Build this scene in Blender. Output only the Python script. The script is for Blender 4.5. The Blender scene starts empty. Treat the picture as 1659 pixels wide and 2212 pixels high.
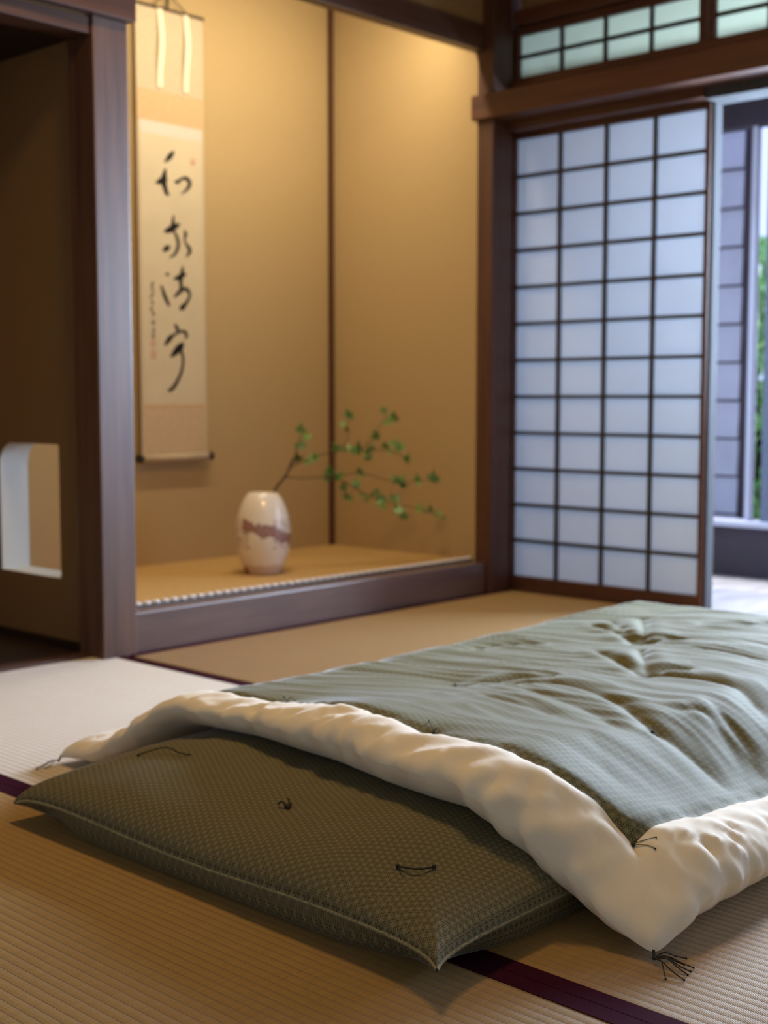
import bpy, bmesh, math, random
import numpy as np
from mathutils import Vector, Matrix

random.seed(7)
RNG = np.random.default_rng(11)
SC = bpy.context.scene
COL = SC.collection

# ------------------------------------------------------------------ camera
CAM_POS = (-4.1268, -3.162, 0.7533)
YAW, PITCH = 0.8196, 0.0866
F_PX = 2851.7
cam_d = bpy.data.cameras.new('camera')
cam_d.sensor_fit = 'VERTICAL'
cam_d.sensor_height = 24.0
cam_d.lens = F_PX / 2212.0 * 24.0
cam_d.clip_start = 0.05
cam_d.dof.use_dof = True
cam_d.dof.focus_distance = 1.72
cam_d.dof.aperture_fstop = 2.9
cam = bpy.data.objects.new('camera', cam_d)
COL.objects.link(cam)
fwd = Vector((math.sin(YAW) * math.cos(PITCH), math.cos(YAW) * math.cos(PITCH), -math.sin(PITCH)))
cam.location = CAM_POS
cam.rotation_euler = fwd.to_track_quat('-Z', 'Y').to_euler()
SC.camera = cam

# ------------------------------------------------------------------ light, exposure
SC.view_settings.view_transform = 'Standard'
SC.view_settings.look = 'None'
SC.view_settings.gamma = 1.0
SC.view_settings.exposure = 0.0
SC.view_settings.use_curve_mapping = False
SC.cycles.max_bounces = 10
SC.cycles.diffuse_bounces = 5
SC.cycles.transmission_bounces = 6
SC.cycles.sample_clamp_indirect = 6.0
SC.cycles.caustics_reflective = False
SC.cycles.caustics_refractive = False

W = bpy.data.worlds.new('sky')
SC.world = W
W.use_nodes = True
W.node_tree.nodes['Background'].inputs[0].default_value = (0.52, 0.62, 1.0, 1)
W.node_tree.nodes['Background'].inputs[1].default_value = 1.7


def area(name, loc, target, sx, sy, watts, color):
    l = bpy.data.lights.new(name, 'AREA')
    l.shape = 'RECTANGLE'
    l.size, l.size_y = sx, sy
    l.energy = watts
    l.color = color
    o = bpy.data.objects.new(name, l)
    COL.objects.link(o)
    o.location = loc
    d = Vector(target) - Vector(loc)
    o.rotation_euler = d.to_track_quat('-Z', 'Y').to_euler()
    return o


# ceiling lamp of the room (warm), daylight through the veranda windows (cool),
# strip lamp hidden behind the alcove lintel (warm)
area('ceiling_lamp_light', (-2.20, -1.15, 2.45), (-2.20, -1.15, 0), 0.40, 0.40, 24.0, (1.0, 0.61, 0.24))
area('veranda_daylight_by_screen', (0.925, -1.36, 1.34), (-4.0, -1.0, 0.4), 1.15, 0.88, 275.0, (0.64, 0.79, 1.0))
area('veranda_daylight_near', (0.92, -3.7, 1.30), (-4.0, -2.9, 0.6), 2.0, 1.0, 20.0, (0.70, 0.82, 1.0))
area('veranda_daylight_behind_screen', (0.85, 0.06, 0.85), (-1.0, 0.06, 0.85), 0.7, 1.5, 30.0, (0.34, 0.56, 1.0))
area('alcove_lamp_light', (-1.02, 0.15, 2.24), (-1.02, 0.84, 1.35), 1.4, 0.06, 20.5, (1.0, 0.86, 0.58))


sun_l = bpy.data.lights.new('garden_sun', 'SUN')
sun_l.energy = 5.0
sun_l.angle = 0.02
sun_l.color = (1.0, 0.96, 0.88)
sun_o = bpy.data.objects.new('garden_sun', sun_l)
COL.objects.link(sun_o)
sun_o.location = (5, 4, 6)
sun_o.rotation_euler = Vector((-0.2, -0.5, -0.85)).to_track_quat('-Z', 'Y').to_euler()


# ------------------------------------------------------------------ node helpers
def new_mat(name):
    m = bpy.data.materials.new(name)
    m.use_nodes = True
    nt = m.node_tree
    b = nt.nodes['Principled BSDF']
    return m, nt, b


def node(nt, kind, **kw):
    n = nt.nodes.new(kind)
    for k, v in kw.items():
        setattr(n, k, v)
    return n


def math_n(nt, op, a, b=None, c=None):
    n = nt.nodes.new('ShaderNodeMath')
    n.operation = op
    for i, v in enumerate((a, b, c)):
        if v is None:
            continue
        if isinstance(v, (int, float)):
            n.inputs[i].default_value = v
        else:
            nt.links.new(v, n.inputs[i])
    return n.outputs[0]


def mix_col(nt, fac, a, b):
    n = nt.nodes.new('ShaderNodeMix')
    n.data_type = 'RGBA'
    for i, v in ((0, fac), (6, a), (7, b)):
        if isinstance(v, (int, float)):
            n.inputs[i].default_value = v
        elif isinstance(v, tuple):
            n.inputs[i].default_value = (*v, 1) if len(v) == 3 else v
        else:
            nt.links.new(v, n.inputs[i])
    return n.outputs[2]


def obj_coords(nt, scale=(1, 1, 1), kind='Object'):
    tc = nt.nodes.new('ShaderNodeTexCoord')
    mp = nt.nodes.new('ShaderNodeMapping')
    mp.inputs['Scale'].default_value = scale
    nt.links.new(tc.outputs[kind], mp.inputs[0])
    return mp.outputs[0]


def noise(nt, vec, scale, detail=3.0, rough=0.5):
    n = nt.nodes.new('ShaderNodeTexNoise')
    n.inputs['Scale'].default_value = scale
    n.inputs['Detail'].default_value = detail
    n.inputs['Roughness'].default_value = rough
    nt.links.new(vec, n.inputs['Vector'])
    return n.outputs[0]


def ramp(nt, fac, stops):
    r = nt.nodes.new('ShaderNodeValToRGB')
    el = r.color_ramp.elements
    while len(el) < len(stops):
        el.new(0.5)
    for e, (p, c) in zip(el, stops):
        e.position = p
        e.color = (*c, 1) if len(c) == 3 else c
    nt.links.new(fac, r.inputs[0])
    return r.outputs[0]


def bump(nt, bsdf, h, strength, dist):
    b = nt.nodes.new('ShaderNodeBump')
    b.inputs['Strength'].default_value = strength
    b.inputs['Distance'].default_value = dist
    nt.links.new(h, b.inputs['Height'])
    nt.links.new(b.outputs[0], bsdf.inputs['Normal'])


def wood(name, dark, light, rough=0.4, grain=(30, 30, 2.0), spec=0.5, kind='Object', coat=0.0):
    m, nt, b = new_mat(name)
    v = obj_coords(nt, grain, kind)
    n1 = noise(nt, v, 1.0, 4, 0.6)
    c = ramp(nt, n1, [(0.3, dark), (0.7, light)])
    nt.links.new(c, b.inputs['Base Color'])
    b.inputs['Roughness'].default_value = rough
    b.inputs['Specular IOR Level'].default_value = spec
    b.inputs['Coat Weight'].default_value = coat
    b.inputs['Coat Roughness'].default_value = 0.42
    bump(nt, b, n1, 0.15, 0.002)
    return m


def plain(name, col, rough=0.6, metal=0.0, spec=0.5, var=0.0, scale=20):
    m, nt, b = new_mat(name)
    b.inputs['Roughness'].default_value = rough
    b.inputs['Metallic'].default_value = metal
    b.inputs['Specular IOR Level'].default_value = spec
    if var > 0:
        v = obj_coords(nt)
        n1 = noise(nt, v, scale, 3)
        lo = tuple(c * (1 - var) for c in col)
        hi = tuple(min(1, c * (1 + var)) for c in col)
        nt.links.new(ramp(nt, n1, [(0.3, lo), (0.7, hi)]), b.inputs['Base Color'])
    else:
        b.inputs['Base Color'].default_value = (*col, 1)
    return m


def plaster(name, col):
    m, nt, b = new_mat(name)
    v = obj_coords(nt)
    n1 = noise(nt, v, 260, 4, 0.7)
    n2 = noise(nt, v, 3, 2)
    c = ramp(nt, n1, [(0.25, tuple(x * 0.88 for x in col)), (0.75, tuple(x * 1.1 for x in col))])
    nt.links.new(c, b.inputs['Base Color'])
    b.inputs['Roughness'].default_value = 0.95
    b.inputs['Specular IOR Level'].default_value = 0.15
    bump(nt, b, n1, 0.25, 0.001)
    return m


def asanoha(name, base, line, a=0.0108, lw=0.0007, line_mix=0.75, rough=0.9, sheen=0.3, spec=0.25):
    """cotton printed with a hemp-leaf star lattice, from the metre-scaled UVs"""
    m, nt, b = new_mat(name)
    uv = nt.nodes.new('ShaderNodeUVMap')
    uv.uv_map = 'UVMap'
    sep = nt.nodes.new('ShaderNodeSeparateXYZ')
    nt.links.new(uv.outputs[0], sep.inputs[0])
    X, Y = sep.outputs[0], sep.outputs[1]
    h = a * math.sqrt(3) / 2

    def stripe(k):
        # distance to the lattice lines whose unit normal points along angle k
        q = math_n(nt, 'ADD', math_n(nt, 'MULTIPLY', X, math.cos(k)), math_n(nt, 'MULTIPLY', Y, math.sin(k)))
        return q

    def dist_to_lines(q, per):
        return math_n(nt, 'PINGPONG', q, per / 2)

    d1 = None
    for k in (90, 30, 150):
        d = dist_to_lines(stripe(math.radians(k)), h)
        d1 = d if d1 is None else math_n(nt, 'MINIMUM', d1, d)
    d2 = None
    for k in (0, 60, 120):
        d = dist_to_lines(stripe(math.radians(k)), a / 2)
        d2 = d if d2 is None else math_n(nt, 'MINIMUM', d2, d)

    def vert_dist(ox, oy):
        fx = math_n(nt, 'PINGPONG', math_n(nt, 'ADD', X, ox), a / 2)
        fy = math_n(nt, 'PINGPONG', math_n(nt, 'ADD', Y, oy), h)
        return math_n(nt, 'SQRT', math_n(nt, 'ADD', math_n(nt, 'MULTIPLY', fx, fx), math_n(nt, 'MULTIPLY', fy, fy)))
    dv = math_n(nt, 'MINIMUM', vert_dist(0, 0), vert_dist(a / 2, h))

    def soft(d, w):
        mr = nt.nodes.new('ShaderNodeMapRange')
        mr.interpolation_type = 'SMOOTHSTEP'
        mr.inputs['From Min'].default_value = w * 0.35
        mr.inputs['From Max'].default_value = w
        mr.inputs['To Min'].default_value = 1
        mr.inputs['To Max'].default_value = 0
        nt.links.new(d, mr.inputs['Value'])
        return mr.outputs[0]
    l1 = math_n(nt, 'MULTIPLY', soft(d1, lw), 0.75)
    l2 = math_n(nt, 'MULTIPLY', soft(d2, lw), math_n(nt, 'LESS_THAN', dv, a * 0.5))
    ctr = soft(dv, a * 0.16)
    fac = math_n(nt, 'MAXIMUM', math_n(nt, 'MAXIMUM', l1, l2), ctr)
    wv = noise(nt, obj_coords(nt), 700, 2, 0.6)
    fac = math_n(nt, 'MULTIPLY', fac, math_n(nt, 'ADD', math_n(nt, 'MULTIPLY', wv, 0.5), line_mix - 0.25))
    big = noise(nt, obj_coords(nt), 900, 2)
    bc = ramp(nt, big, [(0.3, tuple(x * 0.85 for x in base)), (0.7, tuple(x * 1.15 for x in base))])
    nt.links.new(mix_col(nt, fac, bc, line), b.inputs['Base Color'])
    b.inputs['Roughness'].default_value = rough
    b.inputs['Specular IOR Level'].default_value = spec
    b.inputs['Sheen Weight'].default_value = sheen
    b.inputs['Sheen Roughness'].default_value = 0.17
    bump(nt, b, big, 0.12, 0.0006)
    return m


def cotton(name, col, sheen=0.25):
    m, nt, b = new_mat(name)
    v = obj_coords(nt)
    n1 = noise(nt, v, 900, 2)
    nt.links.new(ramp(nt, n1, [(0.3, tuple(x * 0.95 for x in col)), (0.7, col)]), b.inputs['Base Color'])
    b.inputs['Roughness'].default_value = 0.85
    b.inputs['Specular IOR Level'].default_value = 0.3
    b.inputs['Sheen Weight'].default_value = sheen
    b.inputs['Sheen Roughness'].default_value = 0.4
    bump(nt, b, n1, 0.08, 0.0005)
    return m


def tatami(name, cols, rib=0.0166):
    """woven rush: ribs run along local y, the rushes lie along local x"""
    m, nt, b = new_mat(name)
    tc = nt.nodes.new('ShaderNodeTexCoord')
    sep = nt.nodes.new('ShaderNodeSeparateXYZ')
    nt.links.new(tc.outputs['Object'], sep.inputs[0])
    x, y = sep.outputs[0], sep.outputs[1]
    wob = noise(nt, obj_coords(nt, (60, 3, 1)), 1.0, 2)
    xw = math_n(nt, 'ADD', x, math_n(nt, 'MULTIPLY', wob, 0.0012))
    ph = math_n(nt, 'FRACT', math_n(nt, 'DIVIDE', xw, rib))
    tri = math_n(nt, 'PINGPONG', ph, 0.5)                       # 0 in the groove, .5 on the rib crest
    crest = math_n(nt, 'POWER', math_n(nt, 'MULTIPLY', tri, 2.0), 0.26)
    # single rushes, shifted half a pitch on every other rib
    cell = math_n(nt, 'FLOOR', math_n(nt, 'DIVIDE', xw, rib))
    comb = nt.nodes.new('ShaderNodeCombineXYZ')
    nt.links.new(math_n(nt, 'MULTIPLY', cell, 7.31), comb.inputs[0])
    nt.links.new(math_n(nt, 'MULTIPLY', y, 420), comb.inputs[1])
    rush = noise(nt, comb.outputs[0], 1.0, 2, 0.6)
    streak = noise(nt, obj_coords(nt, (9, 330, 1)), 1.0, 2, 0.6)
    patch = noise(nt, obj_coords(nt, (1, 1, 1)), 2.2, 2)
    c = ramp(nt, streak, [(0.25, cols[0]), (0.55, cols[1]), (0.8, cols[2])])
    c = mix_col(nt, math_n(nt, 'MULTIPLY', rush, 0.55), c, tuple(q * 0.62 for q in cols[1]))
    gro = math_n(nt, 'LESS_THAN', tri, 0.075)
    c = mix_col(nt, math_n(nt, 'MULTIPLY', gro, 0.62), c, (0.16, 0.10, 0.05))
    c = mix_col(nt, math_n(nt, 'MULTIPLY', patch, 0.18), c, cols[2])
    nt.links.new(c, b.inputs['Base Color'])
    b.inputs['Roughness'].default_value = 0.58
    b.inputs['Specular IOR Level'].default_value = 0.45
    b.inputs['Sheen Weight'].default_value = 0.35
    b.inputs['Sheen Roughness'].default_value = 0.38
    bump(nt, b, crest, 0.5, 0.0022)
    return m


M = {}
M['post'] = wood('dark_post_wood', (0.060, 0.027, 0.019), (0.135, 0.068, 0.047), 0.36, (40, 40, 2.0), coat=0.8)
M['post_dark'] = wood('dark_corner_post_wood', (0.050, 0.018, 0.010), (0.100, 0.038, 0.020), 0.5, (40, 40, 2.0))
M['beam_y'] = wood('dark_beam_wood_lengthwise', (0.060, 0.020, 0.010), (0.115, 0.042, 0.021), 0.5, (40, 2.0, 40))
M['beam_x'] = wood('dark_beam_wood_crosswise', (0.048, 0.019, 0.012), (0.095, 0.042, 0.025), 0.4, (2.0, 40, 40))
M['kamachi'] = wood('polished_sill_wood', (0.065, 0.030, 0.026), (0.125, 0.062, 0.052), 0.30, (3.0, 30, 30), 0.9, coat=1.0)
M['frame'] = wood('shoji_frame_wood', (0.055, 0.018, 0.010), (0.100, 0.036, 0.019), 0.5, (60, 8, 60))
M['bar'] = plain('lattice_bar_wood', (0.030, 0.022, 0.018), 0.5)
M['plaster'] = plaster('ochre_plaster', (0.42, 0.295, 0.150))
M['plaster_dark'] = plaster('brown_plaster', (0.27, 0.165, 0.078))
M['washi'] = plain('white_wall_paper', (0.52, 0.52, 0.50), 0.9)
M['plaster_light'] = plaster('pale_plaster', (0.76, 0.71, 0.61))
M['ceil'] = wood('ceiling_wood', (0.26, 0.17, 0.10), (0.38, 0.27, 0.17), 0.6, (3, 30, 30))
M['near_black_wood'] = wood('recess_board_wood', (0.012, 0.006, 0.006), (0.022, 0.011, 0.010), 0.5, (3, 30, 30))  # near-black board wood, recess and veranda ceiling
M['tatami'] = tatami('tatami_rush', [(0.31, 0.180, 0.034), (0.40, 0.240, 0.050), (0.45, 0.285, 0.075)])
M['tatami_sheen'] = tatami('sheen_paled_tatami_rush', [(0.60, 0.52, 0.42), (0.68, 0.61, 0.51), (0.72, 0.66, 0.57)])  # daylight sheen of this mat put into its rush colour
M['heri'] = plain('maroon_binding_cloth', (0.034, 0.003, 0.014), 0.95, spec=0.08, var=0.25, scale=500)
M['subfloor'] = plain('under_floor_boards', (0.12, 0.07, 0.04), 0.8)
M['engawa'] = wood('veranda_board_wood', (0.16, 0.13, 0.12), (0.32, 0.28, 0.27), 0.35, (3, 25, 3))
M['grey_wood'] = wood('pale_grey_jamb_wood', (0.055, 0.058, 0.065), (0.085, 0.09, 0.10), 0.95, (20, 20, 2), 0.08)
M['outer_dark'] = plain('dark_veranda_board', (0.022, 0.012, 0.022), 0.5, var=0.3, scale=8)
M['siding'] = plain('pale_siding_paint', (0.42, 0.42, 0.50), 0.7, var=0.08, scale=5)
M['blue_frame'] = plain('blue_grey_frame_paint', (0.10, 0.12, 0.17), 0.5)
M['sill_paint'] = plain('pale_window_sill', (0.42, 0.42, 0.50), 0.5)
M['green_fab'] = asanoha('green_hemp_leaf_cotton_mattress', (0.055, 0.050, 0.022), (0.27, 0.25, 0.155), 0.0112, 0.0008, 0.70)
M['green_top'] = asanoha('green_hemp_leaf_cotton_quilt', (0.030, 0.030, 0.010), (0.21, 0.205, 0.10), 0.0135, 0.0011, 0.95, rough=0.74, sheen=1.0, spec=0.29)
M['cream'] = cotton('cream_cotton', (0.84, 0.785, 0.65))
M['thread'] = plain('dark_green_thread', (0.012, 0.014, 0.010), 0.8)
M['piping'] = plain('pale_green_piping', (0.22, 0.21, 0.125), 0.9, var=0.45, scale=260)
M['branch'] = plain('twig_bark', (0.055, 0.030, 0.022), 0.7)
M['ink'] = plain('black_ink', (0.008, 0.007, 0.007), 0.7, spec=0.2)
M['ink_soft'] = plain('grey_ink', (0.16, 0.12, 0.10), 0.8)
M['seal'] = plain('red_seal_ink', (0.55, 0.22, 0.17), 0.8)
M['paper'] = plain('aged_paper', (0.53, 0.44, 0.31), 0.9, var=0.04, scale=8)
M['mount'] = plain('beige_mounting_silk', (0.46, 0.36, 0.245), 0.85, var=0.05, scale=60)
M['strip'] = plain('pale_silk_strip', (0.72, 0.64, 0.47), 0.8)
M['mount_band'] = plain('apricot_mounting_silk', (0.50, 0.325, 0.175), 0.8, var=0.06, scale=60)
M['mount_low'] = plain('tan_mounting_silk', (0.50, 0.355, 0.225), 0.85, var=0.06, scale=60)
M['silver_band'] = plain('silver_brocade_band', (0.50, 0.46, 0.40), 0.6, var=0.12, scale=120)
M['knob'] = plain('black_lacquer', (0.010, 0.008, 0.010), 0.25)


# ------------------------------------------------------------------ mesh helpers
def link(name, me, parent=None, loc=None):
    o = bpy.data.objects.new(name, me)
    COL.objects.link(o)
    if parent is not None:
        o.parent = parent
    if loc is not None:
        o.location = loc
    return o


def tag(o, label=None, cat=None, group=None, kind=None):
    if label:
        o['label'] = label
    if cat:
        o['category'] = cat
    if group:
        o['group'] = group
    if kind:
        o['kind'] = kind
    return o


def empty(name, loc, label, cat, group=None):
    o = bpy.data.objects.new(name, None)
    o.empty_display_size = 0.1
    COL.objects.link(o)
    o.location = loc
    return tag(o, label, cat, group)


def wloc(o):
    v = Vector((0, 0, 0))
    while o is not None:
        v += o.location
        o = o.parent
    return v


def finish(name, bm, mat, parent=None, origin=None, smooth=False):
    """bm is in world coordinates; the object's origin goes to `origin` (or the base centre)"""
    bm.normal_update()
    if parent is not None:
        base = wloc(parent)
    elif origin is not None:
        base = Vector(origin)
    else:
        xs = [v.co for v in bm.verts]
        base = Vector(((min(c.x for c in xs) + max(c.x for c in xs)) / 2,
                       (min(c.y for c in xs) + max(c.y for c in xs)) / 2, min(c.z for c in xs)))
    bmesh.ops.translate(bm, vec=-base, verts=bm.verts)
    me = bpy.data.meshes.new(name)
    bm.to_mesh(me)
    bm.free()
    if isinstance(mat, (list, tuple)):
        for k in mat:
            me.materials.append(k)
    else:
        me.materials.append(mat)
    if smooth:
        for p in me.polygons:
            p.use_smooth = True
    o = link(name, me, parent)
    if parent is None:
        o.location = base
    return o


def add_box(bm, x0, x1, y0, y1, z0, z1, bev=0.0):
    r = bmesh.ops.create_cube(bm, size=1.0)
    vs = r['verts']
    for v in vs:
        v.co = Vector((x0 + (v.co.x + .5) * (x1 - x0), y0 + (v.co.y + .5) * (y1 - y0), z0 + (v.co.z + .5) * (z1 - z0)))
    if bev > 0:
        es = list({e for v in vs for e in v.link_edges})
        bmesh.ops.bevel(bm, geom=es, offset=bev, segments=2, profile=0.6, affect='EDGES')
    return bm


def box(name, r, mat, parent=None, bev=0.0, origin=None):
    bm = bmesh.new()
    add_box(bm, *r, bev)
    return finish(name, bm, mat, parent, origin)


def add_tube(bm, pts, rad, n=8, cap=True):
    pts = [Vector(p) for p in pts]
    rads = rad if isinstance(rad, (list, tuple)) else [rad] * len(pts)
    rings = []
    prev = None
    for i, p in enumerate(pts):
        a = pts[max(i - 1, 0)]
        b = pts[min(i + 1, len(pts) - 1)]
        t = (b - a).normalized()
        if prev is None:
            u = t.orthogonal().normalized()
        else:
            u = (prev - t * prev.dot(t))
            u = u.normalized() if u.length > 1e-6 else t.orthogonal().normalized()
        prev = u
        w = t.cross(u)
        rings.append([bm.verts.new(p + (u * math.cos(2 * math.pi * k / n) + w * math.sin(2 * math.pi * k / n)) * rads[i])
                      for k in range(n)])
    for r0, r1 in zip(rings[:-1], rings[1:]):
        for k in range(n):
            bm.faces.new((r0[k], r0[(k + 1) % n], r1[(k + 1) % n], r1[k]))
    if cap:
        bm.faces.new(list(reversed(rings[0])))
        bm.faces.new(rings[-1])


def smooth_path(pts, m=6):
    """Catmull-Rom through pts"""
    P = [np.array(p, float) for p in pts]
    if len(P) < 3:
        return [tuple(P[0] + (P[-1] - P[0]) * k / m) for k in range(m + 1)]
    out = []
    for i in range(len(P) - 1):
        p0 = P[max(i - 1, 0)]; p1 = P[i]; p2 = P[i + 1]; p3 = P[min(i + 2, len(P) - 1)]
        for k in range(m):
            t = k / m
            out.append(0.5 * ((2 * p1) + (-p0 + p2) * t + (2 * p0 - 5 * p1 + 4 * p2 - p3) * t * t
                              + (-p0 + 3 * p1 - 3 * p2 + p3) * t ** 3))
    out.append(P[-1])
    return [tuple(o) for o in out]


def add_ball(bm, c, r, sz=1.0):
    q = bmesh.ops.create_uvsphere(bm, u_segments=10, v_segments=7, radius=r)
    for v in q['verts']:
        v.co = Vector((v.co.x, v.co.y, v.co.z * sz)) + Vector(c)


def add_lathe(bm, c, prof, n=40, cap_bottom=True):
    rings = []
    for r, z in prof:
        rings.append([bm.verts.new((c[0] + r * math.cos(2 * math.pi * k / n), c[1] + r * math.sin(2 * math.pi * k / n), c[2] + z))
                      for k in range(n)])
    for a, b in zip(rings[:-1], rings[1:]):
        for k in range(n):
            bm.faces.new((a[k], a[(k + 1) % n], b[(k + 1) % n], b[k]))
    if cap_bottom:
        bm.faces.new(list(reversed(rings[0])))


def struct(name, r, mat, bev=0.0, label=None, cat=None):
    o = box(name, r, mat, None, bev)
    return tag(o, label, cat, None, 'structure')


# ------------------------------------------------------------------ room shell
struct('floor', (-5.7, 0.10, -5.7, 1.2, -0.12, -0.05), M['subfloor'], 0, 'board floor under the straw mats', 'floor')
struct('ceiling', (-5.7, 0.10, -5.7, 1.2, 2.60, 2.66), M['ceil'], 0, 'brown board ceiling of the room', 'ceiling')
struct('wall_left', (-5.76, -5.70, -5.7, 1.2, -0.12, 2.66), M['plaster_light'], 0, 'plaster wall on the camera side of the room', 'wall')
struct('wall_rear', (-5.7, 0.10, -5.76, -5.70, -0.12, 2.66), M['plaster_light'], 0, 'plaster wall behind the viewer', 'wall')
struct('wall_right_near', (0.0, 0.06, -5.7, -4.50, -0.12, 2.66), M['plaster'], 0, 'plaster wall past the open doorway', 'wall')
struct('wall_right_upper', (0.0, 0.06, -4.50, -0.02, 2.205, 2.66), M['plaster_dark'], 0, 'strip of plaster wall above the transom windows', 'wall')

# alcove
AX0, AX1, AY = -1.80, -0.16, 0.84
AZ = 0.125
struct('wall_alcove_back', (-1.92, 0.0, AY, AY + 0.06, -0.12, 2.66), M['plaster'], 0, 'ochre plaster back wall of the alcove behind the scroll', 'wall')
struct('wall_alcove_right', (AX1, -0.02, 0.05, AY, -0.12, 2.66), M['plaster'], 0, 'ochre plaster side wall of the alcove beside the paper screen', 'wall')
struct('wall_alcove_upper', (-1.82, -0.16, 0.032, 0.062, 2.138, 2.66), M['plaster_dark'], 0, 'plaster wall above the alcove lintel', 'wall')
struct('trim_1', (AX1 - 0.026, AX1, AY - 0.012, AY, AZ, 2.6), M['frame'], 0.002, 'thin dark strip down the inner corner of the alcove', 'corner strip')

# side wall of the alcove with its comb-shaped opening
WX0, WX1 = -1.90, -1.80
hy0, hy1, hz0, hz1, hr = 0.252, 0.585, 0.208, 0.612, 0.075
bm = bmesh.new()
hole = [(hy0, hz0), (hy0, hz1)]
for k in range(9):
    a = math.radians(90 - k * 90 / 8)
    hole.append((hy1 - hr + hr * math.cos(a), hz1 - hr + hr * math.sin(a)))
hole.append((hy1, hz0))
yo0, yo1, zo0, zo1 = 0.10, AY, -0.05, 2.60


def outer_pt(y, z):
    # radial projection from the hole centre to the outer rectangle
    cy, cz = (hy0 + hy1) / 2, (hz0 + hz1) / 2
    dy, dz = y - cy, z - cz
    ts = []
    if abs(dy) > 1e-9:
        ts.append(((yo1 if dy > 0 else yo0) - cy) / dy)
    if abs(dz) > 1e-9:
        ts.append(((zo1 if dz > 0 else zo0) - cz) / dz)
    t = min(ts)
    return (cy + dy * t, cz + dz * t)


loop_h, loop_o = [], []
for (y, z) in hole:
    loop_h.append((y, z))
ocorn = [(yo0, zo0), (yo0, zo1), (yo1, zo1), (yo1, zo0)]
for xx, flip in ((WX0, False), (WX1, True)):
    hv = [bm.verts.new((xx, y, z)) for y, z in loop_h]
    oc = [bm.verts.new((xx, y, z)) for y, z in ocorn]
    n = len(hv)
    polys = [[oc[0], oc[1], hv[1], hv[0]], [oc[1], oc[2]] + [hv[i] for i in range(n - 6, 0, -1)],
             [oc[2], oc[3], hv[n - 1]] + [hv[i] for i in range(n - 2, n - 7, -1)], [oc[3], oc[0], hv[0], hv[n - 1]]]
    for p in polys:
        bm.faces.new(p if flip else list(reversed(p)))
    if not flip:
        hv_first, oc_first = hv, oc
    else:
        for i in range(n):
            f = bm.faces.new((hv_first[i], hv_first[(i + 1) % n], hv[(i + 1) % n], hv[i]))
            f.material_index = 1
        for i in range(4):
            bm.faces.new((oc_first[i], oc[i], oc[(i + 1) % 4], oc_first[(i + 1) % 4]))
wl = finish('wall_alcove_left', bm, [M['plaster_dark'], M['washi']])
tag(wl, 'brown plaster side wall with a small cut-out opening near the floor', 'wall', None, 'structure')

# alcove timbers
struct('trim_2', (-1.82, -0.165, 0.0, 0.10, -0.05, 0.120), M['kamachi'], 0.004, 'polished dark sill beam along the front of the alcove', 'sill beam')
struct('trim_3', (-1.82, -0.16, 0.02, 0.072, 2.045, 2.138), M['beam_x'], 0.003, 'dark lintel across the top of the alcove', 'lintel')
struct('trim_4', (-1.935, -1.817, -0.012, 0.11, -0.05, 2.6), M['post'], 0.004, 'dark wooden post at the left edge of the alcove', 'post')
struct('trim_5', (-0.165, -0.05, -0.02, 0.055, -0.05, 2.6), M['post_dark'], 0.004, 'dark corner post between alcove and paper screen', 'post')
struct('trim_6', (-3.3, -1.815, -0.052, -0.012, 1.803, 1.90), M['beam_x'], 0.003, 'dark rail crossing the head of the left post', 'rail')
struct('trim_7', (-3.3, -1.935, -0.005, 0.09, 1.757, 1.803), M['beam_x'], 0.003, 'dark lintel over the shadowy side recess', 'lintel')
struct('trim_8', (-3.3, -1.935, 0.05, 0.11, -0.05, 0.008), M['beam_x'], 0.002, 'dark threshold strip at the foot of the side recess', 'threshold')
# side recess
struct('floor_recess', (-3.3, -1.90, 0.11, AY + 0.06, -0.05, 0.0), M['near_black_wood'], 0, 'dark board floor of the side recess', 'floor')
struct('ceiling_recess', (-3.3, -1.90, 0.09, AY + 0.06, 1.775, 1.80), M['near_black_wood'], 0, 'dark board ceiling of the side recess', 'ceiling')
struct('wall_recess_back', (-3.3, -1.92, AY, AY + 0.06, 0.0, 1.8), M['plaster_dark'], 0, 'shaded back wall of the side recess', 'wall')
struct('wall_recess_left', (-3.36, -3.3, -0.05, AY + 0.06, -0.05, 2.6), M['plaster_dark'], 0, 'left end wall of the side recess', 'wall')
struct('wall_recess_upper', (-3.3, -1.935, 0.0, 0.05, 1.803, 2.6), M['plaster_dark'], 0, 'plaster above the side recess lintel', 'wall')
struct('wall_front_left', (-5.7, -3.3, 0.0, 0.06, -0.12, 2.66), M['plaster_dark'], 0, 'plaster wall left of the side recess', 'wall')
struct('baseboard_recess', (-1.912, -1.90, 0.11, AY, 0.0, 0.024), M['near_black_wood'], 0.001, 'dark base strip below the brown plaster wall', 'base strip')

# screen wall timbers
struct('trim_9', (-0.195, -0.06, -4.50, 0.062, 1.79, 1.88), M['beam_y'], 0.003, 'broad dark rail running above the paper screen', 'rail')
struct('trim_10', (-0.085, 0.06, -0.852, -0.02, 1.757, 1.80), M['beam_y'], 0.002, 'grooved track beam just above the paper screen', 'track beam')
struct('trim_11', (-0.05, 0.06, -4.50, -0.02, 1.88, 1.948), M['beam_y'], 0.002, 'dark sill under the transom windows', 'sill')
struct('trim_12', (-0.05, 0.06, -4.50, -0.02, 2.150, 2.205), M['beam_y'], 0.002, 'dark beam over the transom windows', 'beam')
struct('trim_13', (-0.04, 0.06, -4.50, -0.02, -0.05, 0.0), M['beam_y'], 0, 'grooved floor track under the paper screen', 'floor track')
struct('trim_14', (-0.04, 0.06, -4.57, -4.48, -0.05, 2.6), M['post'], 0.003, 'dark post at the near side of the open doorway', 'post')
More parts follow.
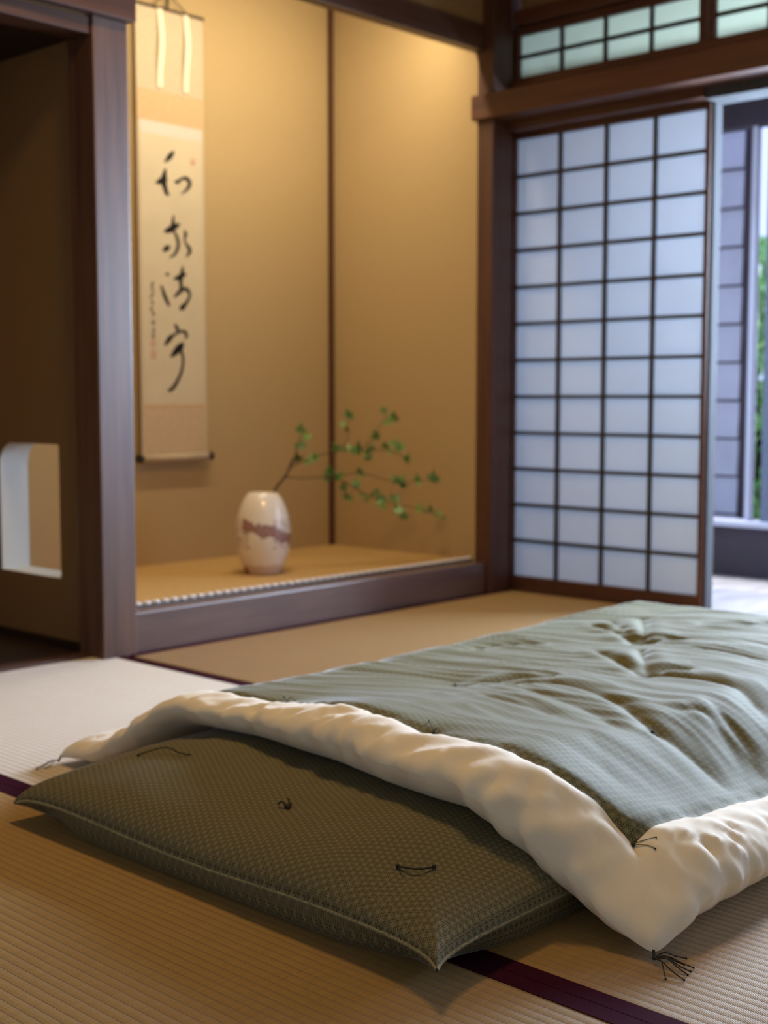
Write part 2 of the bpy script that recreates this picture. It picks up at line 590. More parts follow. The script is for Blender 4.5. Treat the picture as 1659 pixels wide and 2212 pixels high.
struct('trim_15', (-0.05, 0.03, -0.002, 0.05, -0.05, 2.6), M['frame'], 0.002, 'dark filler strip between corner post and paper screen', 'filler strip')

# ------------------------------------------------------------------ paper (translucent)


def paper_mat(name, col, trans):
    m, nt, b = new_mat(name)
    out = nt.nodes['Material Output']
    d = nt.nodes.new('ShaderNodeBsdfDiffuse')
    t = nt.nodes.new('ShaderNodeBsdfTranslucent')
    n1 = noise(nt, obj_coords(nt), 30, 4, 0.6)
    c = ramp(nt, n1, [(0.3, tuple(x * 0.98 for x in col)), (0.7, col)])
    nt.links.new(c, t.inputs[0])
    d.inputs[0].default_value = (col[0] * 0.75, col[1] * 0.75, col[2] * 0.75, 1)
    mx = nt.nodes.new('ShaderNodeMixShader')
    mx.inputs[0].default_value = trans
    nt.links.new(d.outputs[0], mx.inputs[1])
    nt.links.new(t.outputs[0], mx.inputs[2])
    nt.links.new(mx.outputs[0], out.inputs[0])
    return m


M['shoji_paper'] = paper_mat('shoji_paper', (0.64, 0.68, 0.73), 0.27)
M['transom_paper'] = paper_mat('transom_paper', (0.58, 0.62, 0.54), 0.50)


def lattice_panel(name, label, cat, y0, y1, z0, z1, gy0, gy1, gz0, gz1, ny, nz, paper, xc=0.0, group=None,
                  wv=0.011, wh=0.013):
    """wood frame y0>y1, lattice between gy0>gy1"""
    root = empty(name, (xc, (y0 + y1) / 2, z0), label, cat, group)
    t = 0.015
    for (a, b) in ((y0, gy0), (gy1, y1)):
        box('stile', (xc - t, xc + t, min(a, b), max(a, b), z0, z1), M['frame'], root, 0.0015)
    for (a, b) in ((z0, gz0), (gz1, z1)):
        box('rail', (xc - t, xc + t, gy1, gy0, a, b), M['frame'], root, 0.0015)
    py = (gy0 - gy1) / ny
    pz = (gz1 - gz0) / nz
    for i in range(1, ny):
        y = gy0 - i * py
        box('vertical_bar', (xc - 0.011, xc + 0.006, y - wv / 2, y + wv / 2, gz0, gz1), M['bar'], root)
    for j in range(1, nz):
        z = gz0 + j * pz
        box('horizontal_bar', (xc - 0.010, xc + 0.006, gy1, gy0, z - wh / 2, z + wh / 2), M['bar'], root)
    box('paper', (xc + 0.0062, xc + 0.0070, gy1, gy0, gz0, gz1), paper, root)
    return root


lattice_panel('shoji_screen', 'tall sliding screen of white paper panes on a dark lattice', 'paper screen',
              -0.004, -0.843, 0.0, 1.772, 0.0114 - 0.02, -0.8246, 0.0558, 1.7358, 4, 12, M['shoji_paper'])
lattice_panel('transom_window', 'wide transom of small paper panes above the tall paper screen', 'transom window',
              -0.004, -0.82, 1.948, 2.150, -0.022, -0.790, 1.963, 2.119, 4, 2, M['transom_paper'])
lattice_panel('transom_window', 'transom of small paper panes above the open doorway', 'transom window',
              -0.825, -1.66, 1.948, 2.150, -0.850, -1.63, 1.963, 2.119, 4, 2, M['transom_paper'])

# pale inner door frame at the open side
dr = empty('door_1', (0.045, -1.9, 0), 'pale grey wooden frame round the open doorway', 'door frame')
dr['kind'] = 'structure'
box('jamb', (0.0, 0.048, -0.852, -0.8445, 0.0, 1.797), M['grey_wood'], dr, 0.002)
box('jamb', (0.02, 0.055, -4.48, -4.45, 0.0, 1.79), M['grey_wood'], dr, 0.002)
box('head', (-0.075, 0.048, -4.45, -0.852, 1.752, 1.797), M['grey_wood'], dr, 0.002)

# ------------------------------------------------------------------ veranda and outside
struct('floor_veranda', (0.06, 1.02, -5.4, 1.0, -0.10, 0.0), M['engawa'], 0, 'weathered board floor of the veranda outside the doorway', 'veranda floor')
struct('ceiling_veranda', (0.06, 1.05, -5.4, 1.0, 2.12, 2.16), M['near_black_wood'], 0, 'dark ceiling of the veranda', 'ceiling')
struct('wall_veranda_low', (0.95, 1.0, -5.4, 1.0, 0.0, 0.212), M['outer_dark'], 0.003, 'low dark board wall along the veranda', 'low wall')
struct('trim_16', (0.90, 1.03, -5.4, 1.0, 0.212, 0.236), M['sill_paint'], 0.003, 'pale window sill on the low veranda wall', 'window sill')
struct('trim_17', (0.93, 1.0, -5.4, 1.0, 1.86, 2.12), M['outer_dark'], 0.003, 'dark head beam of the veranda windows', 'beam')
struct('trim_18', (0.945, 0.985, -0.516, -0.495, 0.236, 1.86), M['sill_paint'], 0.002, 'pale mullion of the veranda window', 'mullion')
struct('trim_19', (0.945, 0.985, -0.70, -0.568, 0.236, 1.86), M['blue_frame'], 0.002, 'blue grey window stile at the edge of the photo', 'window stile')

# neighbouring lapped-board wall outside the veranda
sx = 1.55
sb = empty('wall_outside', (sx, 0.3, 0), 'pale lapped-board wall seen through the veranda window', 'outside wall')
sb['kind'] = 'structure'
for i in range(14):
    z = 0.02 + i * 0.178
    bm = bmesh.new()
    vs = [(sx, z + 0.012), (sx - 0.030, z + 0.012), (sx - 0.014, z + 0.178), (sx, z + 0.178)]
    rows = []
    for y in (-0.150, 5.0):
        rows.append([bm.verts.new((a, y, b)) for a, b in vs])
    for k in range(4):
        bm.faces.new((rows[0][k], rows[0][(k + 1) % 4], rows[1][(k + 1) % 4], rows[1][k]))
    bm.faces.new(rows[0][::-1])
    bm.faces.new(rows[1])
    bmesh.ops.recalc_face_normals(bm, faces=bm.faces)
    finish('lap_board', bm, M['siding'], sb)
box('seam_shade_sheet', (sx, sx + 0.02, -0.150, 5.0, 0.0, 2.5), M['outer_dark'], sb)  # added dark sheet; its colour stands in for shade under the laps
box('corner_board', (sx - 0.02, sx + 0.03, -0.186, -0.150, 0.0, 2.55), M['outer_dark'], sb, 0.003)
struct('ground', (1.02, 9.0, -6.0, 6.0, -0.45, -0.40), plain('garden_soil', (0.16, 0.17, 0.09), 0.9, var=0.4, scale=3), 0,
       'garden ground outside the veranda', 'ground')

# ------------------------------------------------------------------ tatami mats
MATS = []


def mat_object_hidden(*a_):
    tag(mat_object(*a_), kind='structure')


def mat_object(label, cx, cy, lx, ly, rot=0.0, rush='tatami'):
    """local frame: rushes along x, ribs and cloth edges along y"""
    root = empty('tatami_mat', (cx, cy, -0.05), label, 'tatami mat')
    root.rotation_euler = (0, 0, rot)
    # rounded rushes lying along x: a scalloped section along y, drawn out across the mat
    bm = bmesh.new()
    pitch, hr_ = 0.0022, 0.0009
    prof = [(-ly / 2, 0.0)]
    y = -ly / 2
    while y < ly / 2 - 1e-6:
        for k in range(6):
            u = -0.97 + 1.94 * k / 6
            prof.append((min(y + pitch * (u + 0.97) / 1.94, ly / 2), 0.05 - hr_ + hr_ * math.sqrt(1 - u * u)))
        y += pitch
    prof.append((ly / 2, 0.0))
    rows = [(bm.verts.new((-lx / 2, yy, zz)), bm.verts.new((lx / 2, yy, zz))) for yy, zz in prof]
    for r0, r1 in zip(rows[:-1], rows[1:]):
        bm.faces.new((r0[0], r0[1], r1[1], r1[0]))
    bm.faces.new((rows[-1][0], rows[-1][1], rows[0][1], rows[0][0]))
    me = bpy.data.meshes.new('rush_surface')
    bm.to_mesh(me)
    bm.free()
    for pl in me.polygons:
        pl.use_smooth = False
    me.materials.append(M[rush])
    link('rush_surface', me, root)
    for s in (-1, 1):
        bm = bmesh.new()
        x0 = s * lx / 2
        xa, xb = (x0, x0 + 0.031) if s < 0 else (x0 - 0.031, x0)
        add_box(bm, xa, xb, -ly / 2, ly / 2, 0.001, 0.0512, 0.0005)
        me = bpy.data.meshes.new('cloth_edge')
        bm.to_mesh(me)
        bm.free()
        me.materials.append(M['heri'])
        link('cloth_edge', me, root)
    return root


TW = 0.93
mat_object('tatami mat in front of the mattress, its long dark edge passing under the mattress', -2.788 - TW / 2, -1.62, TW, 1.86)
mat_object('tatami mat pale with daylight at the foot of the left post', -2.788 + TW / 2 - 0.001, -0.885, TW - 0.004, 1.868, 0.0, 'tatami_sheen')
mat_object('tatami mat under the corner tassel of the quilt', -2.788 + TW / 2 - 0.001, -2.76, TW - 0.004, 1.868)
mat_object('tan tatami mat along the alcove sill', -0.945, -TW / 2, TW - 0.002, 1.80, math.radians(90))
mat_object_hidden('tatami mat hidden beneath the foot of the quilt', -0.945, -TW * 1.5, TW - 0.002, 1.80, math.radians(90))
mat_object_hidden('tatami mat beside the open doorway', -0.945, -TW * 2.5, TW - 0.002, 1.80, math.radians(90))
mat_object_hidden('tatami mat behind the front mat, left of the pale mat', -2.788 - TW / 2, -3.49, TW, 1.86)
mat_object_hidden('tatami mat at the left edge of the room near the recess', -2.788 - TW / 2, -0.34, TW, 0.68)

# alcove mat with its patterned cloth edge
am = empty('alcove_mat', (-0.98, 0.47, 0.0), 'smooth straw mat covering the raised alcove floor', 'alcove mat')
bm = bmesh.new()
add_box(bm, AX0, AX1, 0.098, AY, 0.02, AZ)
M['alcove_rush'] = plain('alcove_rush', (0.50, 0.315, 0.12), 0.6, var=0.10, scale=90)
finish('rush_surface', bm, M['alcove_rush'], am)


def heri_pattern():
    m, nt, b = new_mat('dotted_brocade_edge')
    tc = nt.nodes.new('ShaderNodeTexCoord')
    sep = nt.nodes.new('ShaderNodeSeparateXYZ')
    nt.links.new(tc.outputs['Object'], sep.inputs[0])
    p = math_n(nt, 'PINGPONG', sep.outputs[0], 0.0175)
    q = math_n(nt, 'SUBTRACT', sep.outputs[1], -0.38)
    r = math_n(nt, 'SQRT', math_n(nt, 'ADD', math_n(nt, 'MULTIPLY', p, p), math_n(nt, 'MULTIPLY', q, q)))
    dot = math_n(nt, 'LESS_THAN', r, 0.0105)
    nt.links.new(mix_col(nt, dot, (0.07, 0.055, 0.05), (0.72, 0.70, 0.70)), b.inputs['Base Color'])
    b.inputs['Roughness'].default_value = 0.6
    return m


M['dotted'] = heri_pattern()
bm = bmesh.new()
add_box(bm, AX0, AX1, 0.070, 0.106, 0.02, AZ + 0.004, 0.003)
finish('brocade_edge', bm, plain('dark_brocade_edge', (0.075, 0.06, 0.055), 0.6), am)
bm = bmesh.new()
n = 47
for i in range(n):
    x = AX0 + 0.02 + i * 0.0349
    q = bmesh.ops.create_uvsphere(bm, u_segments=10, v_segments=6, radius=0.0145)
    for v in q['verts']:
        v.co = Vector((x + v.co.x, 0.084 + v.co.y * 1.0, AZ + 0.004 + v.co.z * 0.55))
finish('brocade_pattern', bm, plain('white_brocade_thread', (0.70, 0.68, 0.70), 0.4), am, smooth=True)

# ------------------------------------------------------------------ hanging scroll
SY = 0.812
sr = empty('hanging_scroll', (-1.02, SY, 0.52), 'long hanging scroll with four black brushed characters on the alcove wall', 'scroll')
SX0, SX1 = -1.178, -0.868
box('mounting', (SX0, SX1, SY, SY + 0.002, 0.525, 2.162), M['mount'], sr)
box('apricot_band', (SX0 + .002, SX1 - .002, SY - 0.0006, SY, 1.755, 1.870), M['mount_band'], sr)
box('lower_band', (SX0 + .012, SX1 - .012, SY - 0.0006, SY, 0.545, 0.722), M['mount_low'], sr)
box('brocade_strip', (SX0 + .012, SX1 - .012, SY - 0.0008, SY, 1.712, 1.757), M['silver_band'], sr)
box('brocade_strip', (SX0 + .012, SX1 - .012, SY - 0.0008, SY, 0.715, 0.727), M['mount_band'], sr)
box('paper', (SX0 + .012, SX1 - .012, SY - 0.0007, SY, 0.727, 1.712), M['paper'], sr)
for xc in (-1.071, -0.951):
    bm = bmesh.new()
    prev = None
    N = 14
    for k in range(N + 1):
        z = 2.162 - (2.162 - 1.882) * k / N
        off = 0.002 + 0.008 * math.sin(math.pi * k / N) ** 2 + 0.002
        row = [bm.verts.new((xc + s * 0.0115 + 0.004 * math.sin(k * .4), SY - off - (0.001 if j else 0), z)) for s in (-1, 1) for j in (0, 1)]
        if prev:
            for a, b in ((0, 2), (3, 1), (1, 0), (2, 3)):
                bm.faces.new((prev[a], prev[b], row[b], row[a]))
        prev = row
    bmesh.ops.recalc_face_normals(bm, faces=bm.faces)
    finish('hanging_strip', bm, M['strip'], sr)
bm = bmesh.new()
add_tube(bm, [(SX0 - 0.004, SY, 2.166), (SX1 + 0.004, SY, 2.166)], 0.006, 10)
finish('top_rod', bm, M['branch'], sr, smooth=True)
bm = bmesh.new()
add_tube(bm, [(SX0 + 0.004, SY - 0.002, 0.528), (SX1 - 0.004, SY - 0.002, 0.528)], 0.015, 16)
finish('roller', bm, M['mount'], sr, smooth=True)
for s, x in ((-1, SX0), (1, SX1)):
    bm = bmesh.new()
    add_tube(bm, [(x, SY - 0.002, 0.528), (x + s * 0.006, SY - 0.002, 0.528), (x + s * 0.016, SY - 0.002, 0.528), (x + s * 0.021, SY - 0.002, 0.528)],
             [0.013, 0.0145, 0.018, 0.015], 16)
    o = finish('roller_knob', bm, M['knob'], sr, smooth=True)
    o['label'] = 'black lacquered roller end'
bm = bmesh.new()
add_tube(bm, [(-1.10, SY, 2.17), (-1.023, SY + 0.012, 2.235), (-0.946, SY, 2.17)], 0.0025, 6)
add_tube(bm, [(-1.023, SY + 0.012, 2.175), (-1.023, SY + 0.012, 2.245)], 0.005, 6)
finish('hanging_cord', bm, M['thread'], sr)

STROKES = {
    'wa': [
        [(-1.016, 1.6573, 0.0084), (-1.0307, 1.6412, 0.0155), (-1.0439, 1.6281, 0.0107), (-1.057, 1.6168, 0.0036)],
        [(-1.0532, 1.5902, 0.0071), (-1.0578, 1.5698, 0.0155), (-1.0625, 1.5466, 0.0202), (-1.0565, 1.5247, 0.0155), (-1.0475, 1.5042, 0.0131), (-1.0353, 1.5015, 0.0024)],
        [(-1.0955, 1.5372, 0.0059), (-1.0776, 1.5449, 0.0154), (-1.0596, 1.5538, 0.0119), (-1.0437, 1.5545, 0.0036)],
        [(-1.0105, 1.5527, 0.0048), (-0.9981, 1.5508, 0.0108), (-0.9833, 1.5628, 0.0072), (-0.9611, 1.57, 0.0097), (-0.9443, 1.5617, 0.0133), (-0.9415, 1.5464, 0.0121), (-0.9544, 1.5294, 0.0085), (-0.9805, 1.5093, 0.003)],
    ],
    'kei': [
        [(-1.0185, 1.4263, 0.0048), (-1.0202, 1.4089, 0.0096), (-1.0227, 1.3887, 0.0132), (-1.0267, 1.3711, 0.0084)],
        [(-1.0586, 1.3654, 0.0084), (-1.0375, 1.373, 0.0168), (-1.0118, 1.3868, 0.0157), (-0.9934, 1.3966, 0.0073)],
        [(-1.0194, 1.3718, 0.0072), (-1.0037, 1.3474, 0.0097), (-0.9983, 1.3248, 0.0103), (-1.0038, 1.3014, 0.0097), (-1.0195, 1.2817, 0.0073), (-1.0393, 1.271, 0.003)],
        [(-1.0699, 1.2932, 0.0048), (-1.0554, 1.3018, 0.0156), (-1.0437, 1.3084, 0.012), (-1.0364, 1.3113, 0.0036)],
        [(-0.968, 1.3747, 0.0061), (-0.9623, 1.3625, 0.0109), (-0.9685, 1.3447, 0.0061), (-0.9613, 1.3279, 0.0073), (-0.9468, 1.3117, 0.0122), (-0.9455, 1.2973, 0.011), (-0.9621, 1.2786, 0.003)],
    ],
    'sei': [
        [(-1.057, 1.2084, 0.006), (-1.0483, 1.209, 0.0084), (-1.0425, 1.2077, 0.0036)],
        [(-1.0794, 1.164, 0.006), (-1.0704, 1.1417, 0.0108), (-1.06, 1.1193, 0.0121), (-1.0459, 1.0959, 0.0085)],
        [(-0.9791, 1.2397, 0.0061), (-0.9816, 1.2193, 0.0134), (-0.9894, 1.1927, 0.0134), (-0.9876, 1.1696, 0.011), (-0.9938, 1.149, 0.0073)],
        [(-1.0188, 1.1937, 0.0061), (-0.9967, 1.2009, 0.0146), (-0.9744, 1.2111, 0.011), (-0.9632, 1.2165, 0.0037)],
        [(-1.0177, 1.1285, 0.0073), (-0.9976, 1.1458, 0.011), (-0.9752, 1.1599, 0.0098), (-0.953, 1.1531, 0.011), (-0.9481, 1.1312, 0.0086), (-0.9649, 1.1069, 0.0098), (-0.9837, 1.0897, 0.0159), (-0.9949, 1.0851, 0.0061)],
    ],
    'jaku': [
        [(-1.0183, 1.0253, 0.0062), (-1.0088, 1.0109, 0.0124), (-1.0038, 0.9963, 0.0062)],
        [(-1.0641, 0.9501, 0.0086), (-1.0452, 0.9713, 0.0149), (-1.0227, 0.9868, 0.0074), (-0.9925, 0.9997, 0.0075), (-0.9699, 0.9975, 0.01), (-0.9641, 0.9828, 0.0088), (-0.9741, 0.9736, 0.0031)],
        [(-1.0375, 0.9066, 0.0075), (-1.0163, 0.9248, 0.0187), (-0.9934, 0.9433, 0.0212), (-0.9819, 0.9555, 0.0087)],
        [(-0.9973, 0.9402, 0.0075), (-0.9863, 0.9167, 0.0094), (-0.983, 0.887, 0.0088), (-0.9912, 0.851, 0.0094), (-1.0106, 0.8151, 0.0106), (-1.0297, 0.7911, 0.0112), (-1.0486, 0.7792, 0.0087), (-1.0559, 0.7839, 0.0025)],
    ],
}


def add_stroke(bm, pts, y, fat=1.4):
    path = smooth_path(pts, 8)
    prev = None
    for i, (x, z, w) in enumerate(path):
        a = path[max(i - 1, 0)]
        b = path[min(i + 1, len(path) - 1)]
        t = Vector((b[0] - a[0], b[1] - a[1]))
        t = t.normalized() if t.length > 1e-9 else Vector((1, 0))
        nx, nz = -t.y, t.x
        h = w * fat / 2
        row = [bm.verts.new((x + nx * h, y, z + nz * h)), bm.verts.new((x - nx * h, y, z - nz * h))]
        if prev:
            bm.faces.new((prev[0], prev[1], row[1], row[0]))
        prev = row
    for (x, z, w) in (path[0], path[-1]):
        h = w * fat / 2
        vs = [bm.verts.new((x + h * math.cos(k * math.pi / 4), y - 1e-5, z + h * math.sin(k * math.pi / 4))) for k in range(8)]
        bm.faces.new(vs)


names_lab = {'wa': 'top brushed character', 'kei': 'second brushed character', 'sei': 'third brushed character',
             'jaku': 'lowest brushed character with a long tail'}
for key, sts in STROKES.items():
    bm = bmesh.new()
    for i, s in enumerate(sts):
        add_stroke(bm, s, SY - 0.0013 - 0.00004 * i)
    o = finish('brushed_character', bm, M['ink'], sr)
    o['label'] = names_lab[key]
SIG = [(-1.1221, 1.169), (-1.1203, 1.1489), (-1.1251, 1.1254), (-1.1212, 1.1025), (-1.1238, 1.0792), (-1.1206, 1.0561),
       (-1.119, 1.0271), (-1.118, 1.0039), (-1.117, 0.9777)]
bm = bmesh.new()
for i, (x, z) in enumerate(SIG):
    r = random.Random(i)
    for k in range(3):
        dx, dz = r.uniform(-.006, .006), r.uniform(-.008, .008)
        add_stroke(bm, [(x + dx - .005, z + dz, .002), (x + dx, z + dz + .002, .004), (x + dx + .006, z + dz - .004, .002)], SY - 0.0013)
    add_stroke(bm, [(x, z + .009, .002), (x + .001, z, .004), (x - .002, z - .009, .002)], SY - 0.00135)
o = finish('signature', bm, M['ink_soft'], sr)
o['label'] = 'column of small grey signature marks'
for (x, z), s in zip([(-0.9242, 1.6331), (-1.1204, 0.9514), (-1.1197, 0.9106)], (0.008, 0.009, 0.010)):
    bm = bmesh.new()
    for a in (-1, 1):
        add_box(bm, x + a * s - .0015, x + a * s + .0015, SY - 0.0016, SY - 0.0012, z - s * 1.2, z + s * 1.2)
        add_box(bm, x - s, x + s, SY - 0.0016, SY - 0.0012, z + a * s * 1.2 - .0015, z + a * s * 1.2 + .0015)
    add_box(bm, x - s * .6, x + s * .5, SY - 0.0016, SY - 0.0012, z - .001, z + .002)
    add_box(bm, x - .001, x + .0015, SY - 0.0016, SY - 0.0012, z - s * .9, z + s * .9)
    o = finish('seal_stamp', bm, M['seal'], sr)
    o['label'] = 'faint red seal stamp'

# ------------------------------------------------------------------ vase
VC = (-0.982, 0.368, AZ)


def vase_mat():
    m, nt, b = new_mat('glazed_porcelain_with_red_band')
    tc = nt.nodes.new('ShaderNodeTexCoord')
    sep = nt.nodes.new('ShaderNodeSeparateXYZ')
    nt.links.new(tc.outputs['Object'], sep.inputs[0])
    x, y, z = sep.outputs
    ang = math_n(nt, 'ARCTAN2', y, x)
    comb = nt.nodes.new('ShaderNodeCombineXYZ')
    nt.links.new(math_n(nt, 'MULTIPLY', ang, 1.0), comb.inputs[0])
    nt.links.new(math_n(nt, 'MULTIPLY', z, 10.0), comb.inputs[1])
    n1 = noise(nt, comb.outputs[0], 3.2, 4, 0.65)
    n2 = noise(nt, comb.outputs[0], 9.0, 3, 0.6)
    # brushed band: centre height slopes round the body
    a0 = math_n(nt, 'ADD', ang, 2.39)         # 0 on the side facing the room
    ctr = math_n(nt, 'SUBTRACT', 0.163, math_n(nt, 'MULTIPLY', a0, 0.030))
    dz = math_n(nt, 'ABSOLUTE', math_n(nt, 'SUBTRACT', z, ctr))
    dz = math_n(nt, 'ADD', dz, math_n(nt, 'MULTIPLY', math_n(nt, 'SUBTRACT', n1, 0.5), 0.075))
    band = math_n(nt, 'LESS_THAN', dz, 0.021)
    side = math_n(nt, 'GREATER_THAN', math_n(nt, 'ADD', math_n(nt, 'ABSOLUTE', a0), math_n(nt, 'MULTIPLY', n2, 0.6)), 0.75)
    patch = math_n(nt, 'MULTIPLY', side, math_n(nt, 'GREATER_THAN', n2, 0.52))
    patch = math_n(nt, 'MULTIPLY', patch, math_n(nt, 'MULTIPLY', math_n(nt, 'GREATER_THAN', z, 0.095), math_n(nt, 'LESS_THAN', z, 0.20)))
    paint = math_n(nt, 'MAXIMUM', math_n(nt, 'MULTIPLY', band, math_n(nt, 'GREATER_THAN', n2, 0.34)), math_n(nt, 'MULTIPLY', patch, 0.75))
    body = mix_col(nt, n1, (0.72, 0.65, 0.58), (0.80, 0.75, 0.70))
    foot = math_n(nt, 'LESS_THAN', math_n(nt, 'ADD', z, math_n(nt, 'MULTIPLY', n1, 0.02)), 0.045)
    body = mix_col(nt, math_n(nt, 'MULTIPLY', foot, 0.6), body, (0.50, 0.30, 0.22))
    nt.links.new(mix_col(nt, math_n(nt, 'MULTIPLY', paint, 0.85), body, (0.22, 0.07, 0.055)), b.inputs['Base Color'])
    b.inputs['Roughness'].default_value = 0.22
    b.inputs['Coat Weight'].default_value = 0.3
    return m


vs_root = empty('flower_vase', VC, 'white egg-shaped vase with a reddish brown brushed band on the alcove mat', 'vase')
prof = [(0.058, 0.0), (0.064, 0.004), (0.068, 0.015), (0.080, 0.045), (0.092, 0.080), (0.0995, 0.115), (0.101, 0.140), (0.0985, 0.170),
        (0.092, 0.205), (0.082, 0.238), (0.069, 0.266), (0.056, 0.283), (0.050, 0.2885), (0.046, 0.2890), (0.043, 0.286), (0.043, 0.270), (0.062, 0.22), (0.07, 0.12), (0.03, 0.02)]
pts3 = smooth_path([(r, z, 0) for r, z in prof[:13]], 4)
prof2 = [(p[0], p[1]) for p in pts3] + prof[13:]
bm = bmesh.new()
add_lathe(bm, VC, prof2, 56)
finish('vase_body', bm, vase_mat(), vs_root, smooth=True)

# ------------------------------------------------------------------ leafy branch in the vase
STEM = {'stem': [(-0.975, 0.385, 0.20), (-0.935, 0.395, 0.33), (-0.913, 0.401, 0.391), (-0.893, 0.391, 0.429), (-0.865, 0.377, 0.465), (-0.846, 0.367, 0.505), (-0.836, 0.362, 0.532)],
        'up': [(-0.839, 0.364, 0.524), (-0.819, 0.354, 0.574), (-0.811, 0.35, 0.633)],
        'mid': [(-0.846, 0.367, 0.505), (-0.795, 0.342, 0.526), (-0.732, 0.31, 0.547), (-0.668, 0.277, 0.56), (-0.603, 0.245, 0.559), (-0.551, 0.218, 0.565)],
        'midup': [(-0.603, 0.245, 0.559), (-0.563, 0.224, 0.605), (-0.519, 0.202, 0.682)],
        'midr': [(-0.571, 0.228, 0.558), (-0.497, 0.191, 0.552), (-0.442, 0.163, 0.525)],
        'low': [(-0.865, 0.377, 0.462), (-0.796, 0.342, 0.46), (-0.708, 0.298, 0.458), (-0.636, 0.261, 0.426), (-0.571, 0.228, 0.386), (-0.489, 0.187, 0.356), (-0.397, 0.14, 0.332), (-0.317, 0.1, 0.299)],
        'lowr': [(-0.708, 0.298, 0.458), (-0.604, 0.245, 0.473), (-0.489, 0.187, 0.439), (-0.405, 0.145, 0.437), (-0.355, 0.119, 0.448)],
        'tall': [(-0.668, 0.277, 0.56), (-0.652, 0.269, 0.614), (-0.652, 0.269, 0.679)]}
RAD = {'stem': (0.0062, 0.0042), 'up': (0.002, 0.0012), 'mid': (0.0021, 0.0013), 'low': (0.0021, 0.001)}
LEAF = [(-0.814, 0.351, 0.63), (-0.811, 0.35, 0.606), (-0.799, 0.344, 0.521), (-0.652, 0.269, 0.682), (-0.65, 0.268, 0.645), (-0.515, 0.2, 0.705),
        (-0.477, 0.181, 0.674), (-0.518, 0.202, 0.654), (-0.563, 0.225, 0.604), (-0.637, 0.262, 0.561), (-0.605, 0.245, 0.558), (-0.576, 0.231, 0.534),
        (-0.551, 0.218, 0.56), (-0.502, 0.194, 0.573), (-0.496, 0.19, 0.546), (-0.46, 0.172, 0.566), (-0.447, 0.166, 0.521), (-0.7, 0.293, 0.472),
        (-0.706, 0.297, 0.445), (-0.672, 0.279, 0.421), (-0.65, 0.268, 0.383), (-0.602, 0.244, 0.477), (-0.611, 0.249, 0.426), (-0.563, 0.225, 0.398),
        (-0.586, 0.236, 0.378), (-0.547, 0.216, 0.36), (-0.512, 0.199, 0.373), (-0.489, 0.187, 0.444), (-0.463, 0.174, 0.45), (-0.437, 0.161, 0.418),
        (-0.408, 0.146, 0.438), (-0.365, 0.124, 0.451), (-0.338, 0.111, 0.445), (-0.476, 0.18, 0.368), (-0.483, 0.184, 0.327), (-0.463, 0.174, 0.303),
        (-0.411, 0.147, 0.335), (-0.355, 0.119, 0.326), (-0.318, 0.1, 0.301), (-0.781, 0.334, 0.527), (-0.69, 0.289, 0.455), (-0.621, 0.254, 0.554),
        (-0.535, 0.21, 0.38), (-0.447, 0.166, 0.439), (-0.817, 0.353, 0.574), (-0.681, 0.284, 0.562)]
br = empty('leafy_branch', (-0.93, 0.395, 0.345), 'slender branch of small green leaves leaning out of the vase', 'branch')
stem_pts = {}
bm = bmesh.new()
for k, p in STEM.items():
    path = smooth_path(p, 5)
    jit = [(x + random.uniform(-.002, .002), y + random.uniform(-.006, .006), z + random.uniform(-.002, .002)) for x, y, z in path[1:]]
    path = [path[0]] + jit
    r0, r1 = RAD.get(k, (0.0016, 0.001))
    add_tube(bm, path, [r0 + (r1 - r0) * i / (len(path) - 1) for i in range(len(path))], 6)
    stem_pts[k] = path
ALLP = [p for path in stem_pts.values() for p in path]
for (x, y, z) in LEAF:      # leaf stalks
    q = min(ALLP, key=lambda p: (p[0] - x) ** 2 + (p[1] - y) ** 2 + (p[2] - z) ** 2)
    add_tube(bm, [q, ((q[0] + x) / 2, (q[1] + y) / 2, (q[2] + z) / 2 + .003), (x, y, z)], 0.0008, 4)
finish('twig', bm, M['branch'], br, smooth=True)


def leaf_mat():
    m, nt, b = new_mat('fresh_green_leaf')
    n1 = noise(nt, obj_coords(nt), 25, 2)
    nt.links.new(ramp(nt, n1, [(0.3, (0.12, 0.29, 0.05)), (0.7, (0.27, 0.48, 0.16))]), b.inputs['Base Color'])
    b.inputs['Roughness'].default_value = 0.38
    b.inputs['Specular IOR Level'].default_value = 0.6
    return m


M['leaf'] = leaf_mat()


def leaf_mesh(size):
    """five-lobed pointed leaf, slightly cupped"""
    bm = bmesh.new()
    ctr = bm.verts.new((0, 0, 0))
    lob = [(-150, .35), (-128, .55), (-105, .28), (-70, .82), (-45, .34), (0, 1.0), (45, .34), (70, .82), (105, .28), (128, .55), (150, .35)]
    ring = []
    for a, r in lob:
        t = math.radians(a)
        x, y = size * r * math.sin(t), size * r * math.cos(t)
        ring.append(bm.verts.new((x, y, 0.18 * size * (r - 0.4) ** 2 - 0.10 * size * r)))
    for a, b in zip(ring[:-1], ring[1:]):
        bm.faces.new((ctr, a, b))
    me = bpy.data.meshes.new('leaf')
    bmesh.ops.solidify(bm, geom=bm.faces[:], thickness=0.0004)
    bm.to_mesh(me)
    bm.free()
    me.materials.append(M['leaf'])
    return me


